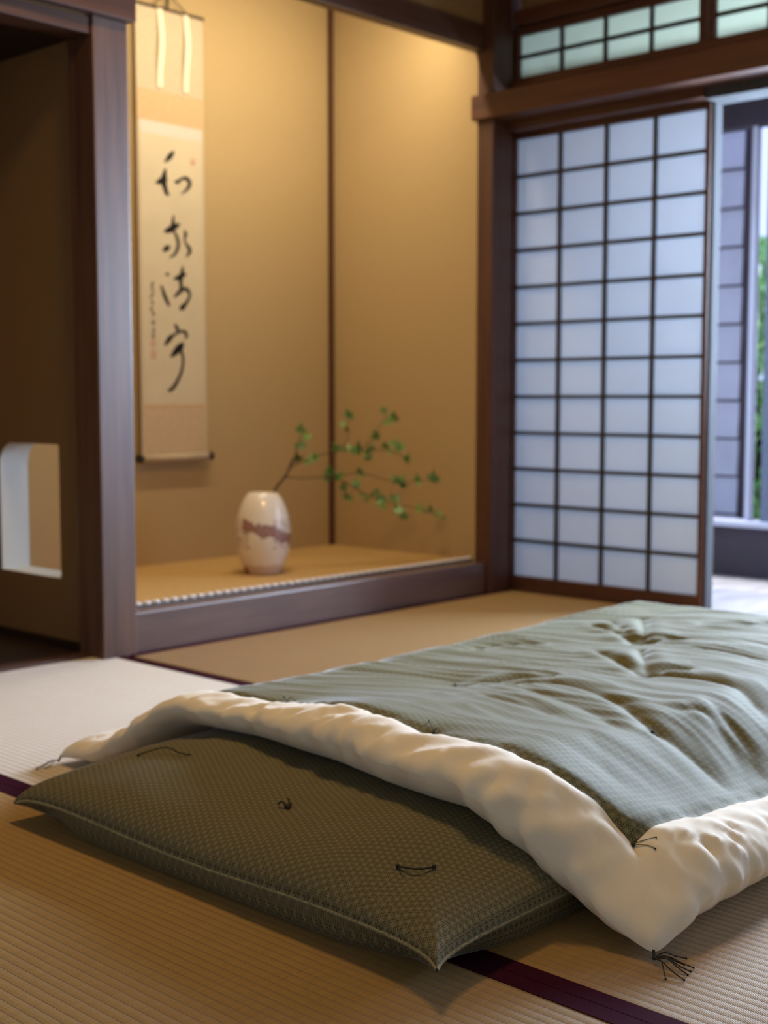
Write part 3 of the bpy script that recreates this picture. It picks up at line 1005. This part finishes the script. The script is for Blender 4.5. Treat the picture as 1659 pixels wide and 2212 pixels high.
LM = [leaf_mesh(s) for s in (0.026, 0.031, 0.036)]
bl = Vector(br.location)
rl = random.Random(5)
for i, p in enumerate(LEAF):
    for rep in range(2):
        o = link('leaf', LM[rl.randrange(3)], br)
        o.location = Vector(p) - bl + Vector((rl.uniform(-.008, .008), rl.uniform(-.02, .02), rl.uniform(-.008, .008))) * (1 if rep == 0 else 1.5)
        if rep == 1 and rl.random() < 0.25:
            o.scale = (0.7, 0.7, 0.7)
        o.rotation_euler = (math.radians(rl.uniform(40, 90)), math.radians(rl.uniform(-35, 35)), math.radians(rl.uniform(-100, 10)))

# ------------------------------------------------------------------ bedding fields (numpy)


def sstep(a, b, x):
    t = np.clip((x - a) / (b - a), 0, 1)
    return t * t * (3 - 2 * t)


def vnoise(x, y, seed=0):
    """gradient noise on numpy arrays, about -1..1"""
    r = np.random.default_rng(seed)
    ang = r.uniform(0, 2 * np.pi, (256, 256))
    gx, gy = np.cos(ang), np.sin(ang)
    xi, yi = np.floor(x).astype(int), np.floor(y).astype(int)
    xf, yf = x - xi, y - yi
    u = xf ** 3 * (xf * (xf * 6 - 15) + 10)
    v = yf ** 3 * (yf * (yf * 6 - 15) + 10)

    def g(ix, iy, dx, dy):
        a, b = ix % 256, iy % 256
        return gx[a, b] * dx + gy[a, b] * dy
    n00 = g(xi, yi, xf, yf)
    n10 = g(xi + 1, yi, xf - 1, yf)
    n01 = g(xi, yi + 1, xf, yf - 1)
    n11 = g(xi + 1, yi + 1, xf - 1, yf - 1)
    return 1.5 * ((n00 * (1 - u) + n10 * u) * (1 - v) + (n01 * (1 - u) + n11 * u) * v)


def axis(L, w, step, ne=12, w2=None):
    w2 = w2 or w
    th = np.linspace(0, np.pi / 2, ne + 1)
    a = w * (1 - np.cos(th))
    b = L - w2 * (1 - np.cos(th))[::-1]
    n = max(2, int((L - w - w2) / step))
    mid = np.linspace(w, L - w2, n + 1)
    return np.concatenate([a, mid[1:-1], b])


def grid_mesh(name, P, UV, mask, mat, parent, top=True):
    """P (n,m,3) world points, faces where mask (n-1,m-1)"""
    n, m = P.shape[:2]
    base = np.array(wloc(parent))
    ii, jj = np.nonzero(mask)
    quad = np.stack([ii * m + jj, (ii + 1) * m + jj, (ii + 1) * m + jj + 1, ii * m + jj + 1], 1)
    if not top:
        quad = quad[:, ::-1]
    return quad, P.reshape(-1, 3) - base, UV.reshape(-1, 2)


def build_quads(name, verts, quads, uvs, mat, parent):
    used = np.unique(quads)
    remap = -np.ones(len(verts), int)
    remap[used] = np.arange(len(used))
    q = remap[quads]
    me = bpy.data.meshes.new(name)
    me.vertices.add(len(used))
    me.vertices.foreach_set('co', verts[used].astype(np.float32).ravel())
    me.loops.add(q.size)
    me.loops.foreach_set('vertex_index', q.ravel().astype(np.int32))
    me.polygons.add(len(q))
    me.polygons.foreach_set('loop_start', np.arange(0, q.size, 4, dtype=np.int32))
    me.polygons.foreach_set('loop_total', np.full(len(q), 4, dtype=np.int32))
    me.polygons.foreach_set('use_smooth', np.ones(len(q), dtype=bool))
    uvl = me.uv_layers.new(name='UVMap')
    uvl.data.foreach_set('uv', uvs[used][q.ravel()].astype(np.float32).ravel())
    me.update(calc_edges=True)
    me.validate()
    me.materials.append(mat)
    return link(name, me, parent)


# ---- mattress
MX0, MX1, MY0, MY1 = -2.893, -0.90, -2.103, -1.118
ML, MW = MX1 - MX0, MY1 - MY0
MSEAM = 0.048


def mattress_top(x, y):
    """height of the mattress top at world x, y (numpy)"""
    d = np.minimum(np.minimum(x - MX0, MX1 - x), np.minimum(y - MY0, MY1 - y))
    d = np.maximum(d, 0)
    pr = np.sqrt(np.clip(1 - (1 - np.minimum(d / 0.30, 1)) ** 2, 0, 1))
    return MSEAM + 0.082 * pr ** 0.9


M_TUFTS = [(-2.70, -1.30), (-2.745, -1.66), (-2.785, -1.975)]
mroot = empty('futon_mattress', ((MX0 + MX1) / 2, (MY0 + MY1) / 2, 0.0), 'olive green patterned futon mattress lying under the quilt', 'mattress')
s = axis(ML, 0.06, 0.010, 14)
t = axis(MW, 0.06, 0.010, 14)
S, T = np.meshgrid(s, t, indexing='ij')
dd = np.minimum(np.minimum(S, ML - S), np.minimum(T, MW - T))
ts, tt = np.abs(2 * S / ML - 1), np.abs(2 * T / MW - 1)
X = MX0 + S
Y = MY0 + T
# pulled-out corners, edges bowed in a little
dS, dT = np.minimum(S, ML - S), np.minimum(T, MW - T)
pull = np.exp(-dT / 0.038) * np.clip(1 - dS / 0.16, 0, 1) ** 1.5
pull2 = np.exp(-dS / 0.038) * np.clip(1 - dT / 0.16, 0, 1) ** 1.5
X = X - 0.036 * pull * np.where(T < MW / 2, 1.0, 0.15) * np.where(S < ML / 2, 1, -1)
Y = Y - 0.030 * pull2 * np.where(T < MW / 2, 1, -0.2)
seam = MSEAM + 0.004 * np.sin(T * 9) - 0.018 * pull * (T > MW / 2)
prt = np.sqrt(np.clip(1 - (1 - np.minimum(dd / 0.30, 1)) ** 2, 0, 1)) ** 0.9
Zt = seam + 0.082 * prt
crn = np.minimum(np.hypot(np.minimum(S, ML - S), np.minimum(T, MW - T)) / 0.25, 1)
Zt = seam + (Zt - seam) * (0.62 + 0.38 * crn)
for (tx, ty) in M_TUFTS:
    r = np.hypot(MX0 + S - tx, MY0 + T - ty)
    Zt -= 0.010 * np.exp(-(r / 0.07) ** 1.3)
Zt += 0.0035 * vnoise(S * 7, T * 7, 3) * prt + 0.0012 * vnoise(S * 24, T * 24, 4) * prt
prb = np.sqrt(np.clip(1 - (1 - np.minimum(dd / 0.024, 1)) ** 2, 0, 1))
Zb = seam - (seam - 0.002) * prb
Pt = np.stack([X, Y, Zt], -1)
inn = 0.018 * (1 - prb)       # lower half tucks in under the seam
tuck = 0.035 * np.exp(-(crn / 0.45) ** 2) * (0.3 + prb)
Pb = np.stack([X + tuck * np.where(S < ML / 2, 1, -1), Y + tuck * np.where(T < MW / 2, 1, -1), Zb], -1)
edge_rows = (dd <= 0)
Pb[edge_rows] = Pt[edge_rows]
UVg = np.stack([S, T], -1)
n, m = S.shape
full = np.ones((n - 1, m - 1), bool)
q1, v1, u1 = grid_mesh('t', Pt, UVg, full, None, mroot, True)
build_quads('mattress_cover', v1, q1, u1, M['green_fab'], mroot)
q2, v2, u2 = grid_mesh('b', Pb, UVg + 3.3, full, None, mroot, False)
build_quads('mattress_underside', v2, q2, u2, M['green_fab'], mroot)
# piping along the seam
loop = [tuple(Pt[i, 0]) for i in range(n)] + [tuple(Pt[n - 1, j]) for j in range(1, m)] + \
       [tuple(Pt[i, m - 1]) for i in range(n - 2, -1, -1)] + [tuple(Pt[0, j]) for j in range(m - 2, -1, -1)]
keep = [loop[0]]
for p in loop[1:]:
    if (Vector(p) - Vector(keep[-1])).length > 0.009:
        keep.append(p)
bm = bmesh.new()
add_tube(bm, keep, 0.0026, 6, cap=False)
finish('piping', bm, M['piping'], mroot, smooth=True)


def on_grid(Pg, x, y):
    d = (Pg[..., 0] - x) ** 2 + (Pg[..., 1] - y) ** 2
    k = np.unravel_index(np.argmin(d), d.shape)
    return Vector(Pg[k])


def add_thread(bm, pts, r=0.0013):
    add_tube(bm, smooth_path(pts, 5), r, 6)


# three tied threads on the mattress head
p = on_grid(Pt, -2.70, -1.30)
bm = bmesh.new()
a, b_ = on_grid(Pt, -2.735, -1.26), on_grid(Pt, -2.70, -1.335)
add_thread(bm, [a + Vector((0, 0, .003)), (a + b_) / 2 + Vector((.016, .004, .012)), b_ + Vector((0, 0, .006)), b_ + Vector((.012, -.016, .003))])
add_ball(bm, a + Vector((0, 0, .002)), 0.0026)
finish('tied_thread', bm, M['thread'], mroot, smooth=True)
bm = bmesh.new()
p = on_grid(Pt, -2.745, -1.66)
add_ball(bm, p + Vector((0, 0, .003)), 0.0055, 0.7)
add_thread(bm, [p + Vector((0, 0, .004)), p + Vector((-.004, .009, .009)), p + Vector((-.005, .016, .004))])
add_thread(bm, [p + Vector((0, 0, .004)), p + Vector((.006, .002, .010)), p + Vector((.006, .007, .013))])
add_thread(bm, [p + Vector((0, 0, .004)), p + Vector((.004, -.004, .007)), p + Vector((-.006, -.008, .003))], 0.002)
finish('tied_thread', bm, M['thread'], mroot, smooth=True)
bm = bmesh.new()
a, b_ = on_grid(Pt, -2.800, -1.955), on_grid(Pt, -2.772, -1.992)
add_ball(bm, a + Vector((0, 0, .003)), 0.0036)
add_ball(bm, b_ + Vector((0, 0, .004)), 0.0032)
add_thread(bm, [a + Vector((0, 0, .003)), (a * .6 + b_ * .4) + Vector((-.008, -.006, .004)), (a * .3 + b_ * .7) + Vector((-.007, -.006, .004)), b_ + Vector((0, 0, .004))], 0.0015)
add_thread(bm, [a + Vector((0, 0, .003)), (a * .7 + b_ * .3) + Vector((-.018, -.004, .002))], 0.0010)
finish('tied_thread', bm, M['thread'], mroot, smooth=True)

# ---- quilt
QX0, QX1, QY0, QY1 = -2.634, -0.56, -2.262, -0.850
QL, QW = QX1 - QX0, QY1 - QY0
ROLL = 0.095
CREAM = 0.102
s = axis(QL, ROLL, 0.0065, 14)
t = axis(QW, ROLL, 0.0065, 14)
S, T = np.meshgrid(s, t, indexing='ij')
ds, dt = np.minimum(S, QL - S), np.minimum(T, QW - T)
dd = np.minimum(ds, dt)
tt = np.abs(2 * T / QW - 1)
ts = np.abs(2 * S / QL - 1)
X = QX0 + S
Y = QY0 + T
xin = np.interp(t, [0, .06, .16, .26, .40, .51, .69, .90, 1.06, 1.26, 1.412], [0, .002, -.005, -.032, -.030, -.008, .026, .050, .030, .008, 0])
xin = np.convolve(np.pad(xin, 8, mode='edge'), np.hanning(17) / np.hanning(17).sum(), 'valid')
X = X + (xin[None, :] + 0.006 * vnoise(T * 6, S * 0 + .3, 21) * np.minimum(T * 5, 1) * np.minimum((QW - T) * 5, 1)) * np.clip(1 - S / 0.4, 0, 1)
Y = Y - 0.012 * (1 - ts ** 12) * np.clip(1 - T / 0.3, 0, 1) - 0.02 * (1 - ts ** 12) * np.clip(1 - (QW - T) / 0.3, 0, 1)
# what lies beneath: mattress, then floor
e = np.maximum(np.maximum(MY0 - Y, Y - MY1), X - MX1)
far = sstep(-1.75, -1.25, Y)
hB = 0.112 + 0.018 * np.exp(-S / 0.12)
B = 0.004 + hB * (1 - sstep(-0.18 + 0.08 * far, 0.092 + 0.10 * far, e))
rc = np.hypot(ds, dt)
cf0 = 0.55 + 0.25 * far
cf = cf0 + (1 - cf0) * sstep(0.0, 0.20, rc)
pr = np.sqrt(np.clip(1 - (1 - np.minimum(dd / ROLL, 1)) ** 2, 0, 1))
mid = sstep(0.05, 0.45, dd)
T0 = (0.104 - 0.034 * far + 0.010 * vnoise(S * 5, T * 5, 5) * sstep(0, .15, rc)) * (1 - mid) + mid * (0.080 - 0.016 * far)
T0 = T0 * cf + 0.030 * np.exp(-((S - .12) ** 2 + (T - .12) ** 2) / 0.16 ** 2) * sstep(0.0, 0.14, rc)
# gentle mound between the tie points
Q_TUFTS = [(0.102, 0.102), (0.108, 0.48), (0.110, 0.88), (0.106, QW - 0.110),
           (0.475, 0.295), (0.54, 0.80), (0.86, 0.54), (1.165, 0.755), (0.58, 1.20), (0.88, 1.02), (0.88, 0.10), (1.19, 0.30), (1.20, 1.18),
           (1.52, 0.50), (1.53, 0.95), (1.80, 0.30), (1.80, 0.75), (1.82, 1.15)]
dip = np.zeros_like(S)
crease = np.zeros_like(S)
rr = np.random.default_rng(31)
for i, (a, b) in enumerate(Q_TUFTS):
    r = np.hypot(S - a, T - b)
    th = np.arctan2(T - b, S - a)
    border = a < 0.12
    amp = 0.014 if border else (0.024 if i < 8 else 0.012)
    dip += amp * np.exp(-(r / (0.05 if border else 0.105)) ** 1.0)
# creases running out of the tie points, (s, t) along the quilt
CREASES = [
    (.016, [(0.854, 0.536), (0.864, 0.486), (0.864, 0.41), (0.818, 0.316), (0.739, 0.215)]),
    (.009, [(0.675, 0.304), (0.615, 0.208), (0.555, 0.142), (0.482, 0.085)]),
    (.009, [(0.584, 0.319), (0.618, 0.283), (0.592, 0.232), (0.545, 0.171), (0.459, 0.113)]),
    (.010, [(0.472, 0.295), (0.466, 0.256), (0.449, 0.187), (0.425, 0.123)]),
    (.014, [(0.471, 0.296), (0.513, 0.356), (0.564, 0.424), (0.617, 0.542), (0.622, 0.656), (0.572, 0.71)]),
    (.012, [(0.528, 0.77), (0.638, 0.715), (0.673, 0.639)]),
    (.016, [(0.99, 0.764), (0.922, 0.656), (0.87, 0.586), (0.844, 0.534)]),
    (.014, [(1.059, 0.689), (0.959, 0.617), (0.853, 0.537)]),
    (.014, [(1.263, 0.959), (1.223, 0.851), (1.151, 0.744)]),
    (.012, [(1.42, 0.91), (1.265, 0.807), (1.151, 0.744)]),
    (.012, [(1.151, 0.744), (1.193, 0.725), (1.235, 0.681)]),
    (.010, [(1.34, 0.955), (1.254, 0.855), (1.157, 0.748)]),
    (.011, [(0.818, 1.01), (0.929, 0.99), (1.022, 0.909)]),
    (.011, [(0.841, 0.524), (0.907, 0.533), (0.946, 0.49)]),
    (.007, [(1.107, 0.607), (1.126, 0.525), (1.089, 0.393)]),
    (.006, [(0.557, 0.653), (0.499, 0.514), (0.448, 0.387), (0.391, 0.301)]),
    (.006, [(0.435, 0.647), (0.413, 0.543), (0.382, 0.438)]),
    (.010, [(1.55, 0.52), (1.45, 0.62), (1.40, 0.75)]), (.010, [(1.82, 0.75), (1.70, 0.85), (1.66, 0.98)]),
]
for amp_, pl_ in CREASES:
    path = smooth_path([(a, b, 0) for a, b in pl_], 7)
    best = np.full(S.shape, 1e9)
    frac = np.zeros_like(S)
    npt = len(path)
    for i in range(npt - 1):
        ax, ay = path[i][0], path[i][1]
        bx, by = path[i + 1][0] - ax, path[i + 1][1] - ay
        L2 = bx * bx + by * by + 1e-12
        u = np.clip(((S - ax) * bx + (T - ay) * by) / L2, 0, 1)
        d_ = np.hypot(S - ax - u * bx, T - ay - u * by)
        k_ = d_ < best
        best = np.where(k_, d_, best)
        frac = np.where(k_, (i + u) / (npt - 1), frac)
    taper = np.minimum(1, np.minimum(frac, 1 - frac) * 6 + 0.25)
    wd = 0.012 + 0.006 * frac
    crease += 0.68 * amp_ * taper * (np.exp(-(best / wd) ** 1.5) - 0.30 * np.exp(-((best - 2.6 * wd) / (1.6 * wd)) ** 2))
# long drag folds, mostly across the quilt and fanning toward the near head corner
ang = 1.36 - 0.30 * np.clip((0.75 - T) / 0.7, -0.6, 1) - 0.18 * sstep(0.1, 0.9, S)
cA, sA = np.cos(ang), np.sin(ang)
U = S * cA + T * sA
V = -S * sA + T * cA
warp = 0.05 * vnoise(S * 3.2, T * 3.2, 8)
f1 = vnoise(U * 3.0, (V + warp) * 17, 9)
f2 = vnoise(U * 5.0 + 7, (V + warp) * 34, 10)
f3 = vnoise(U * 9.0 + 3, (V + warp) * 66, 12)
gmask = sstep(CREAM, CREAM + 0.10, dd)
amp = 0.35 + 0.65 * sstep(0.05, 0.5, S) * sstep(-0.7, 0.4, vnoise(S * 2.6, T * 2.6, 17) + .45)
fold = gmask * amp * (0.55 + 0.45 * sstep(0.25, 0.5, T)) * (0.0038 * (0.5 - np.abs(f1)) * 2 + 0.0022 * (0.5 - np.abs(f2)) * 2 + 0.0006 * f3)
# puckers on the cream roll, running across it
along = np.where(ds < dt, T, S)
cmask = 1 - sstep(CREAM * 0.8, CREAM * 1.5, dd)
pk = vnoise(along * 10 + dd * 5, dd * 9, 41) * 0.007 + (0.30 - np.abs(vnoise(along * 15 + dd * 14, dd * 10, 42)) ** 0.8) * 0.011 * (1.2 - 0.7 * pr) + (0.35 - np.abs(vnoise(along * 34 - dd * 18, dd * 16, 43))) * 0.004 * (1.2 - 0.7 * pr)
fold += cmask * pk * sstep(0.02, .12, rc)
CREAM_CREASES = [
    [(0.11, 0.10), (0.155, 0.062), (0.190, 0.036)], [(0.195, 0.060), (0.182, 0.025), (0.176, 0.004)], [(0.10, 0.09), (0.088, 0.055), (0.072, 0.040)],
    [(0.265, 0.070), (0.275, 0.032), (0.280, 0.005)], [(0.245, 0.045), (0.250, 0.020), (0.252, 0.004)], [(0.36, 0.06), (0.37, 0.03), (0.372, 0.006)],
    [(0.46, 0.07), (0.455, 0.03), (0.45, 0.006)], [(0.060, 0.300), (0.025, 0.325), (0.006, 0.335)], [(0.070, 0.240), (0.034, 0.222), (0.006, 0.215)],
    [(0.040, 0.262), (0.018, 0.270), (0.004, 0.272)], [(0.060, 0.420), (0.030, 0.445), (0.006, 0.455)], [(0.050, 0.520), (0.020, 0.525), (0.005, 0.522)],
    [(0.055, 0.600), (0.025, 0.615), (0.005, 0.620)], [(0.050, 0.750), (0.022, 0.772), (0.005, 0.778)], [(0.040, 0.700), (0.018, 0.690), (0.004, 0.690)],
    [(0.060, 0.930), (0.025, 0.955), (0.005, 0.962)], [(0.040, 0.880), (0.018, 0.874), (0.004, 0.872)], [(0.060, 1.050), (0.022, 1.050), (0.005, 1.046)],
    [(0.055, 1.130), (0.025, 1.142), (0.005, 1.146)], [(0.050, 1.220), (0.022, 1.215), (0.005, 1.212)], [(0.10, 0.112), (0.082, 0.150), (0.050, 0.185)],
]
ccr = np.zeros_like(S)
cr_ = np.random.default_rng(3)
for pl_ in CREAM_CREASES:
    path = smooth_path([(a, b, 0) for a, b in pl_], 5)
    best = np.full(S.shape, 1e9)
    frac = np.zeros_like(S)
    for i in range(len(path) - 1):
        ax, ay = path[i][0], path[i][1]
        bx, by = path[i + 1][0] - ax, path[i + 1][1] - ay
        u = np.clip(((S - ax) * bx + (T - ay) * by) / (bx * bx + by * by + 1e-12), 0, 1)
        d_ = np.hypot(S - ax - u * bx, T - ay - u * by)
        k_ = d_ < best
        best = np.where(k_, d_, best)
        frac = np.where(k_, (i + u) / (len(path) - 1), frac)
    a_ = cr_.uniform(0.003, 0.0075)
    wd = cr_.uniform(0.006, 0.009) + 0.006 * frac
    ccr += a_ * np.minimum(1, frac * 2.5 + 0.1) * sstep(0.01, 0.05, rc) * (np.exp(-(best / wd) ** 1.05) - 0.5 * np.exp(-((best - 2.3 * wd) / (1.2 * wd)) ** 2))
fold -= ccr * (dd < CREAM * 1.05)
fold += cmask * sstep(0.02, .12, rc) * 0.0022 * (0.3 - np.abs(vnoise(along * 26 + dd * 22 + 3, dd * 24 - along * 9, 46)) ** 0.7)
seamdip = 0.007 * np.exp(-((dd - CREAM) / 0.012) ** 2) * sstep(0.03, .14, rc)
mitre = 0.004 * np.exp(-((ds - dt) / 0.006) ** 2) * (dd < CREAM)
TH = T0 * pr
puff = 0.012 * mid * sstep(0.9, 1.6, S)
low = B + (T0 - TH) * 0.5
low = low * (1 - np.exp(-(rc / 0.05) ** 2)) + 0.014 * np.exp(-(rc / 0.05) ** 2)
Zt = low + TH + puff - np.minimum(dip, 0.075)
Zt = np.maximum(Zt, low + 0.25 * TH)
pk_edge = vnoise(along * 20, along * 0 + 0.5, 44)
Zb = low
qroot = empty('futon_quilt', ((QX0 + QX1) / 2, (QY0 + QY1) / 2, 0.0), 'thick sage green patterned quilt with a broad cream border', 'quilt')
Pq = np.stack([X, Y, Zt], -1)
gu, gv = np.gradient(Pq, axis=0), np.gradient(Pq, axis=1)
nrm = np.cross(gu, gv)
nrm /= np.linalg.norm(nrm, axis=-1, keepdims=True) + 1e-12
off = fold - crease * gmask - seamdip - mitre
ox = -np.exp(-S / 0.035) + np.exp(-(QL - S) / 0.035)
oy = -np.exp(-T / 0.035) + np.exp(-(QW - T) / 0.035)
on_ = np.hypot(ox, oy) + 1e-9
outw = np.stack([ox / on_, oy / on_, np.zeros_like(S)], -1)
kb = sstep(0.15, 0.6, pr)[..., None]
Pq = Pq + (nrm * kb + outw * (1 - kb)) * off[..., None]
Pq[..., 2] = np.maximum(Pq[..., 2], low + 0.2 * TH)
Pqb = np.stack([X, Y, Zb], -1)
und = (off * (1 - sstep(0.35, 0.9, pr)))[..., None]
Pqb = Pqb + (outw * (1 - kb) + np.array([0, 0, -1.0]) * kb) * und
Pqb[..., 2] = np.maximum(Pqb[..., 2], 0.002)
rim = dd <= 0
Pqb[rim] = Pq[rim]
UVg = np.stack([S, T], -1)
n, m = S.shape
dc = (dd[:-1, :-1] + dd[1:, 1:]) / 2
qt, vt, ut = grid_mesh('t', Pq, UVg, dc >= CREAM, None, qroot, True)
o = build_quads('quilted_panel', vt, qt, ut, M['green_top'], qroot)
o['label'] = 'sage green hemp-leaf patterned top'
qa, va, ua = grid_mesh('t', Pq, UVg, dc < CREAM, None, qroot, True)
qb, vb, ub = grid_mesh('b', Pqb, UVg, np.ones((n - 1, m - 1), bool), None, qroot, False)
o = build_quads('cream_border', np.concatenate([va, vb]), np.concatenate([qa, qb + len(va)]), np.concatenate([ua, ub]), M['cream'], qroot)
o['label'] = 'cream cotton border and underside'


def q_at(sv, tv):
    k = np.argmin((S - sv) ** 2 + (T - tv) ** 2)
    return Vector(Pq.reshape(-1, 3)[k])


def tie(sv, tv, ends, knot=0.0034):
    p = q_at(sv, tv)
    bm = bmesh.new()
    add_ball(bm, p + Vector((0, 0, .003)), knot, 0.8)
    for (dx, dy, l) in ends:
        e = q_at(sv + dx, tv + dy)
        mpt = q_at(sv + dx / 2, tv + dy / 2)
        add_thread(bm, [p + Vector((0, 0, .004)), mpt + Vector((0, 0, l)), e + Vector((0, 0, .002))], 0.0006)
        add_ball(bm, e + Vector((0, 0, .002)), 0.0014)
    finish('tied_thread', bm, M['thread'], qroot, smooth=True)


tie(0.104, 0.104, [(0.006, -0.034, 0.001), (0.022, -0.024, 0.001)], 0.0034)
tie(0.112, 0.48, [(0.02, 0.03, 0.012), (-0.004, -0.03, 0.016)])
tie(0.112, 0.88, [(0.02, 0.03, 0.010), (0.01, -0.02, 0.012)])
tie(0.110, QW - 0.115, [(0.02, 0.02, 0.010), (0.02, -0.03, 0.010)], 0.0045)
for (a, b) in Q_TUFTS[4:9]:
    tie(a, b, [(0.012, 0.01, .004), (-0.01, -0.012, .004)], 0.0032)


def tassel(tip, dirs, lengths):
    bm = bmesh.new()
    tip = Vector(tip)
    base = tip + Vector((-0.005, -0.004 if tip.y < -1.5 else 0.001, -0.006))
    add_tube(bm, smooth_path([tip + Vector((.004, .004, .003)), tip, base], 4), 0.0022, 8)
    add_ball(bm, base, 0.0034, 0.8)
    for (dx, dy), l in zip(dirs, lengths):
        d = Vector((dx, dy, 0)).normalized()
        side = Vector((-d.y, d.x, 0))
        w = random.uniform(-.006, .006)
        pts = [base, base + d * l * .35 + Vector((0, 0, .004)) + side * w, base + d * l * .7 + side * w * .6 + Vector((0, 0, -.002)), base + d * l]
        pts = [Vector((q[0], q[1], max(q[2], 0.0022))) for q in pts]
        pts[-1].z = 0.0022
        add_thread(bm, [tuple(q) for q in pts], 0.0009)
        add_ball(bm, pts[-1], 0.0016)
    o = finish('corner_tassel', bm, M['thread'], qroot, smooth=True)
    o['label'] = 'dark thread tassel at a quilt corner'


# near corner: strands fan out to the lower right of the photo; far corner: one flat wisp
tn = Pq[0, 0]
ends = [(.040, -.025), (.021, -.047), (-.003, -.052), (-.034, -.038), (-.020, -.057), (.021, -.033), (.008, -.050)]
tassel(tn, ends, [math.hypot(*q) for q in ends])
tf = Pq[0, m - 1]
tassel(tf, [(-1.0, -0.12), (-1.0, 0.06), (-0.95, -0.3)], [0.056, 0.050, 0.040])

# ------------------------------------------------------------------ garden shrub far outside


def shrub(cx, cy, z0, h, r, nl, label, col, seed):
    rg = random.Random(seed)
    root = empty('garden_shrub', (cx, cy, z0), label, 'shrub')
    bm = bmesh.new()
    for k in range(6):
        a = rg.uniform(0, 6.28)
        add_tube(bm, [(cx, cy, z0), (cx + .15 * r * math.cos(a), cy + .15 * r * math.sin(a), z0 + h * .4),
                      (cx + .7 * r * math.cos(a), cy + .7 * r * math.sin(a), z0 + h * .9)], [0.03, 0.02, 0.008], 6)
    finish('trunk', bm, M['branch'], root)
    bm = bmesh.new()
    for k in range(nl):
        a, u, v = rg.uniform(0, 6.28), rg.random() ** .5, rg.random()
        c = Vector((cx + r * u * math.cos(a), cy + r * u * math.sin(a), z0 + h * (.1 + .95 * v)))
        mat = Matrix.Rotation(rg.uniform(0, 6.28), 3, 'Z') @ Matrix.Rotation(rg.uniform(0, 3.1), 3, 'X')
        s_ = rg.uniform(.05, .09)
        vs = [bm.verts.new(c + mat @ Vector(q)) for q in ((-s_ * .4, 0, 0), (0, -s_, 0.01), (s_ * .4, 0, 0), (0, s_, 0.01))]
        bm.faces.new(vs)
    m_, nt, b = new_mat('garden_leaf')
    n1 = noise(nt, obj_coords(nt), 6, 3)
    nt.links.new(ramp(nt, n1, [(0.3, tuple(c * .45 for c in col)), (0.7, col)]), b.inputs['Base Color'])
    b.inputs['Roughness'].default_value = 0.4
    finish('foliage', bm, m_, root)


shrub(4.3, 1.15, -0.40, 2.1, 0.6, 2600, 'bright green garden shrub glimpsed through the narrow gap in the veranda window', (0.50, 0.90, 0.34), 3)
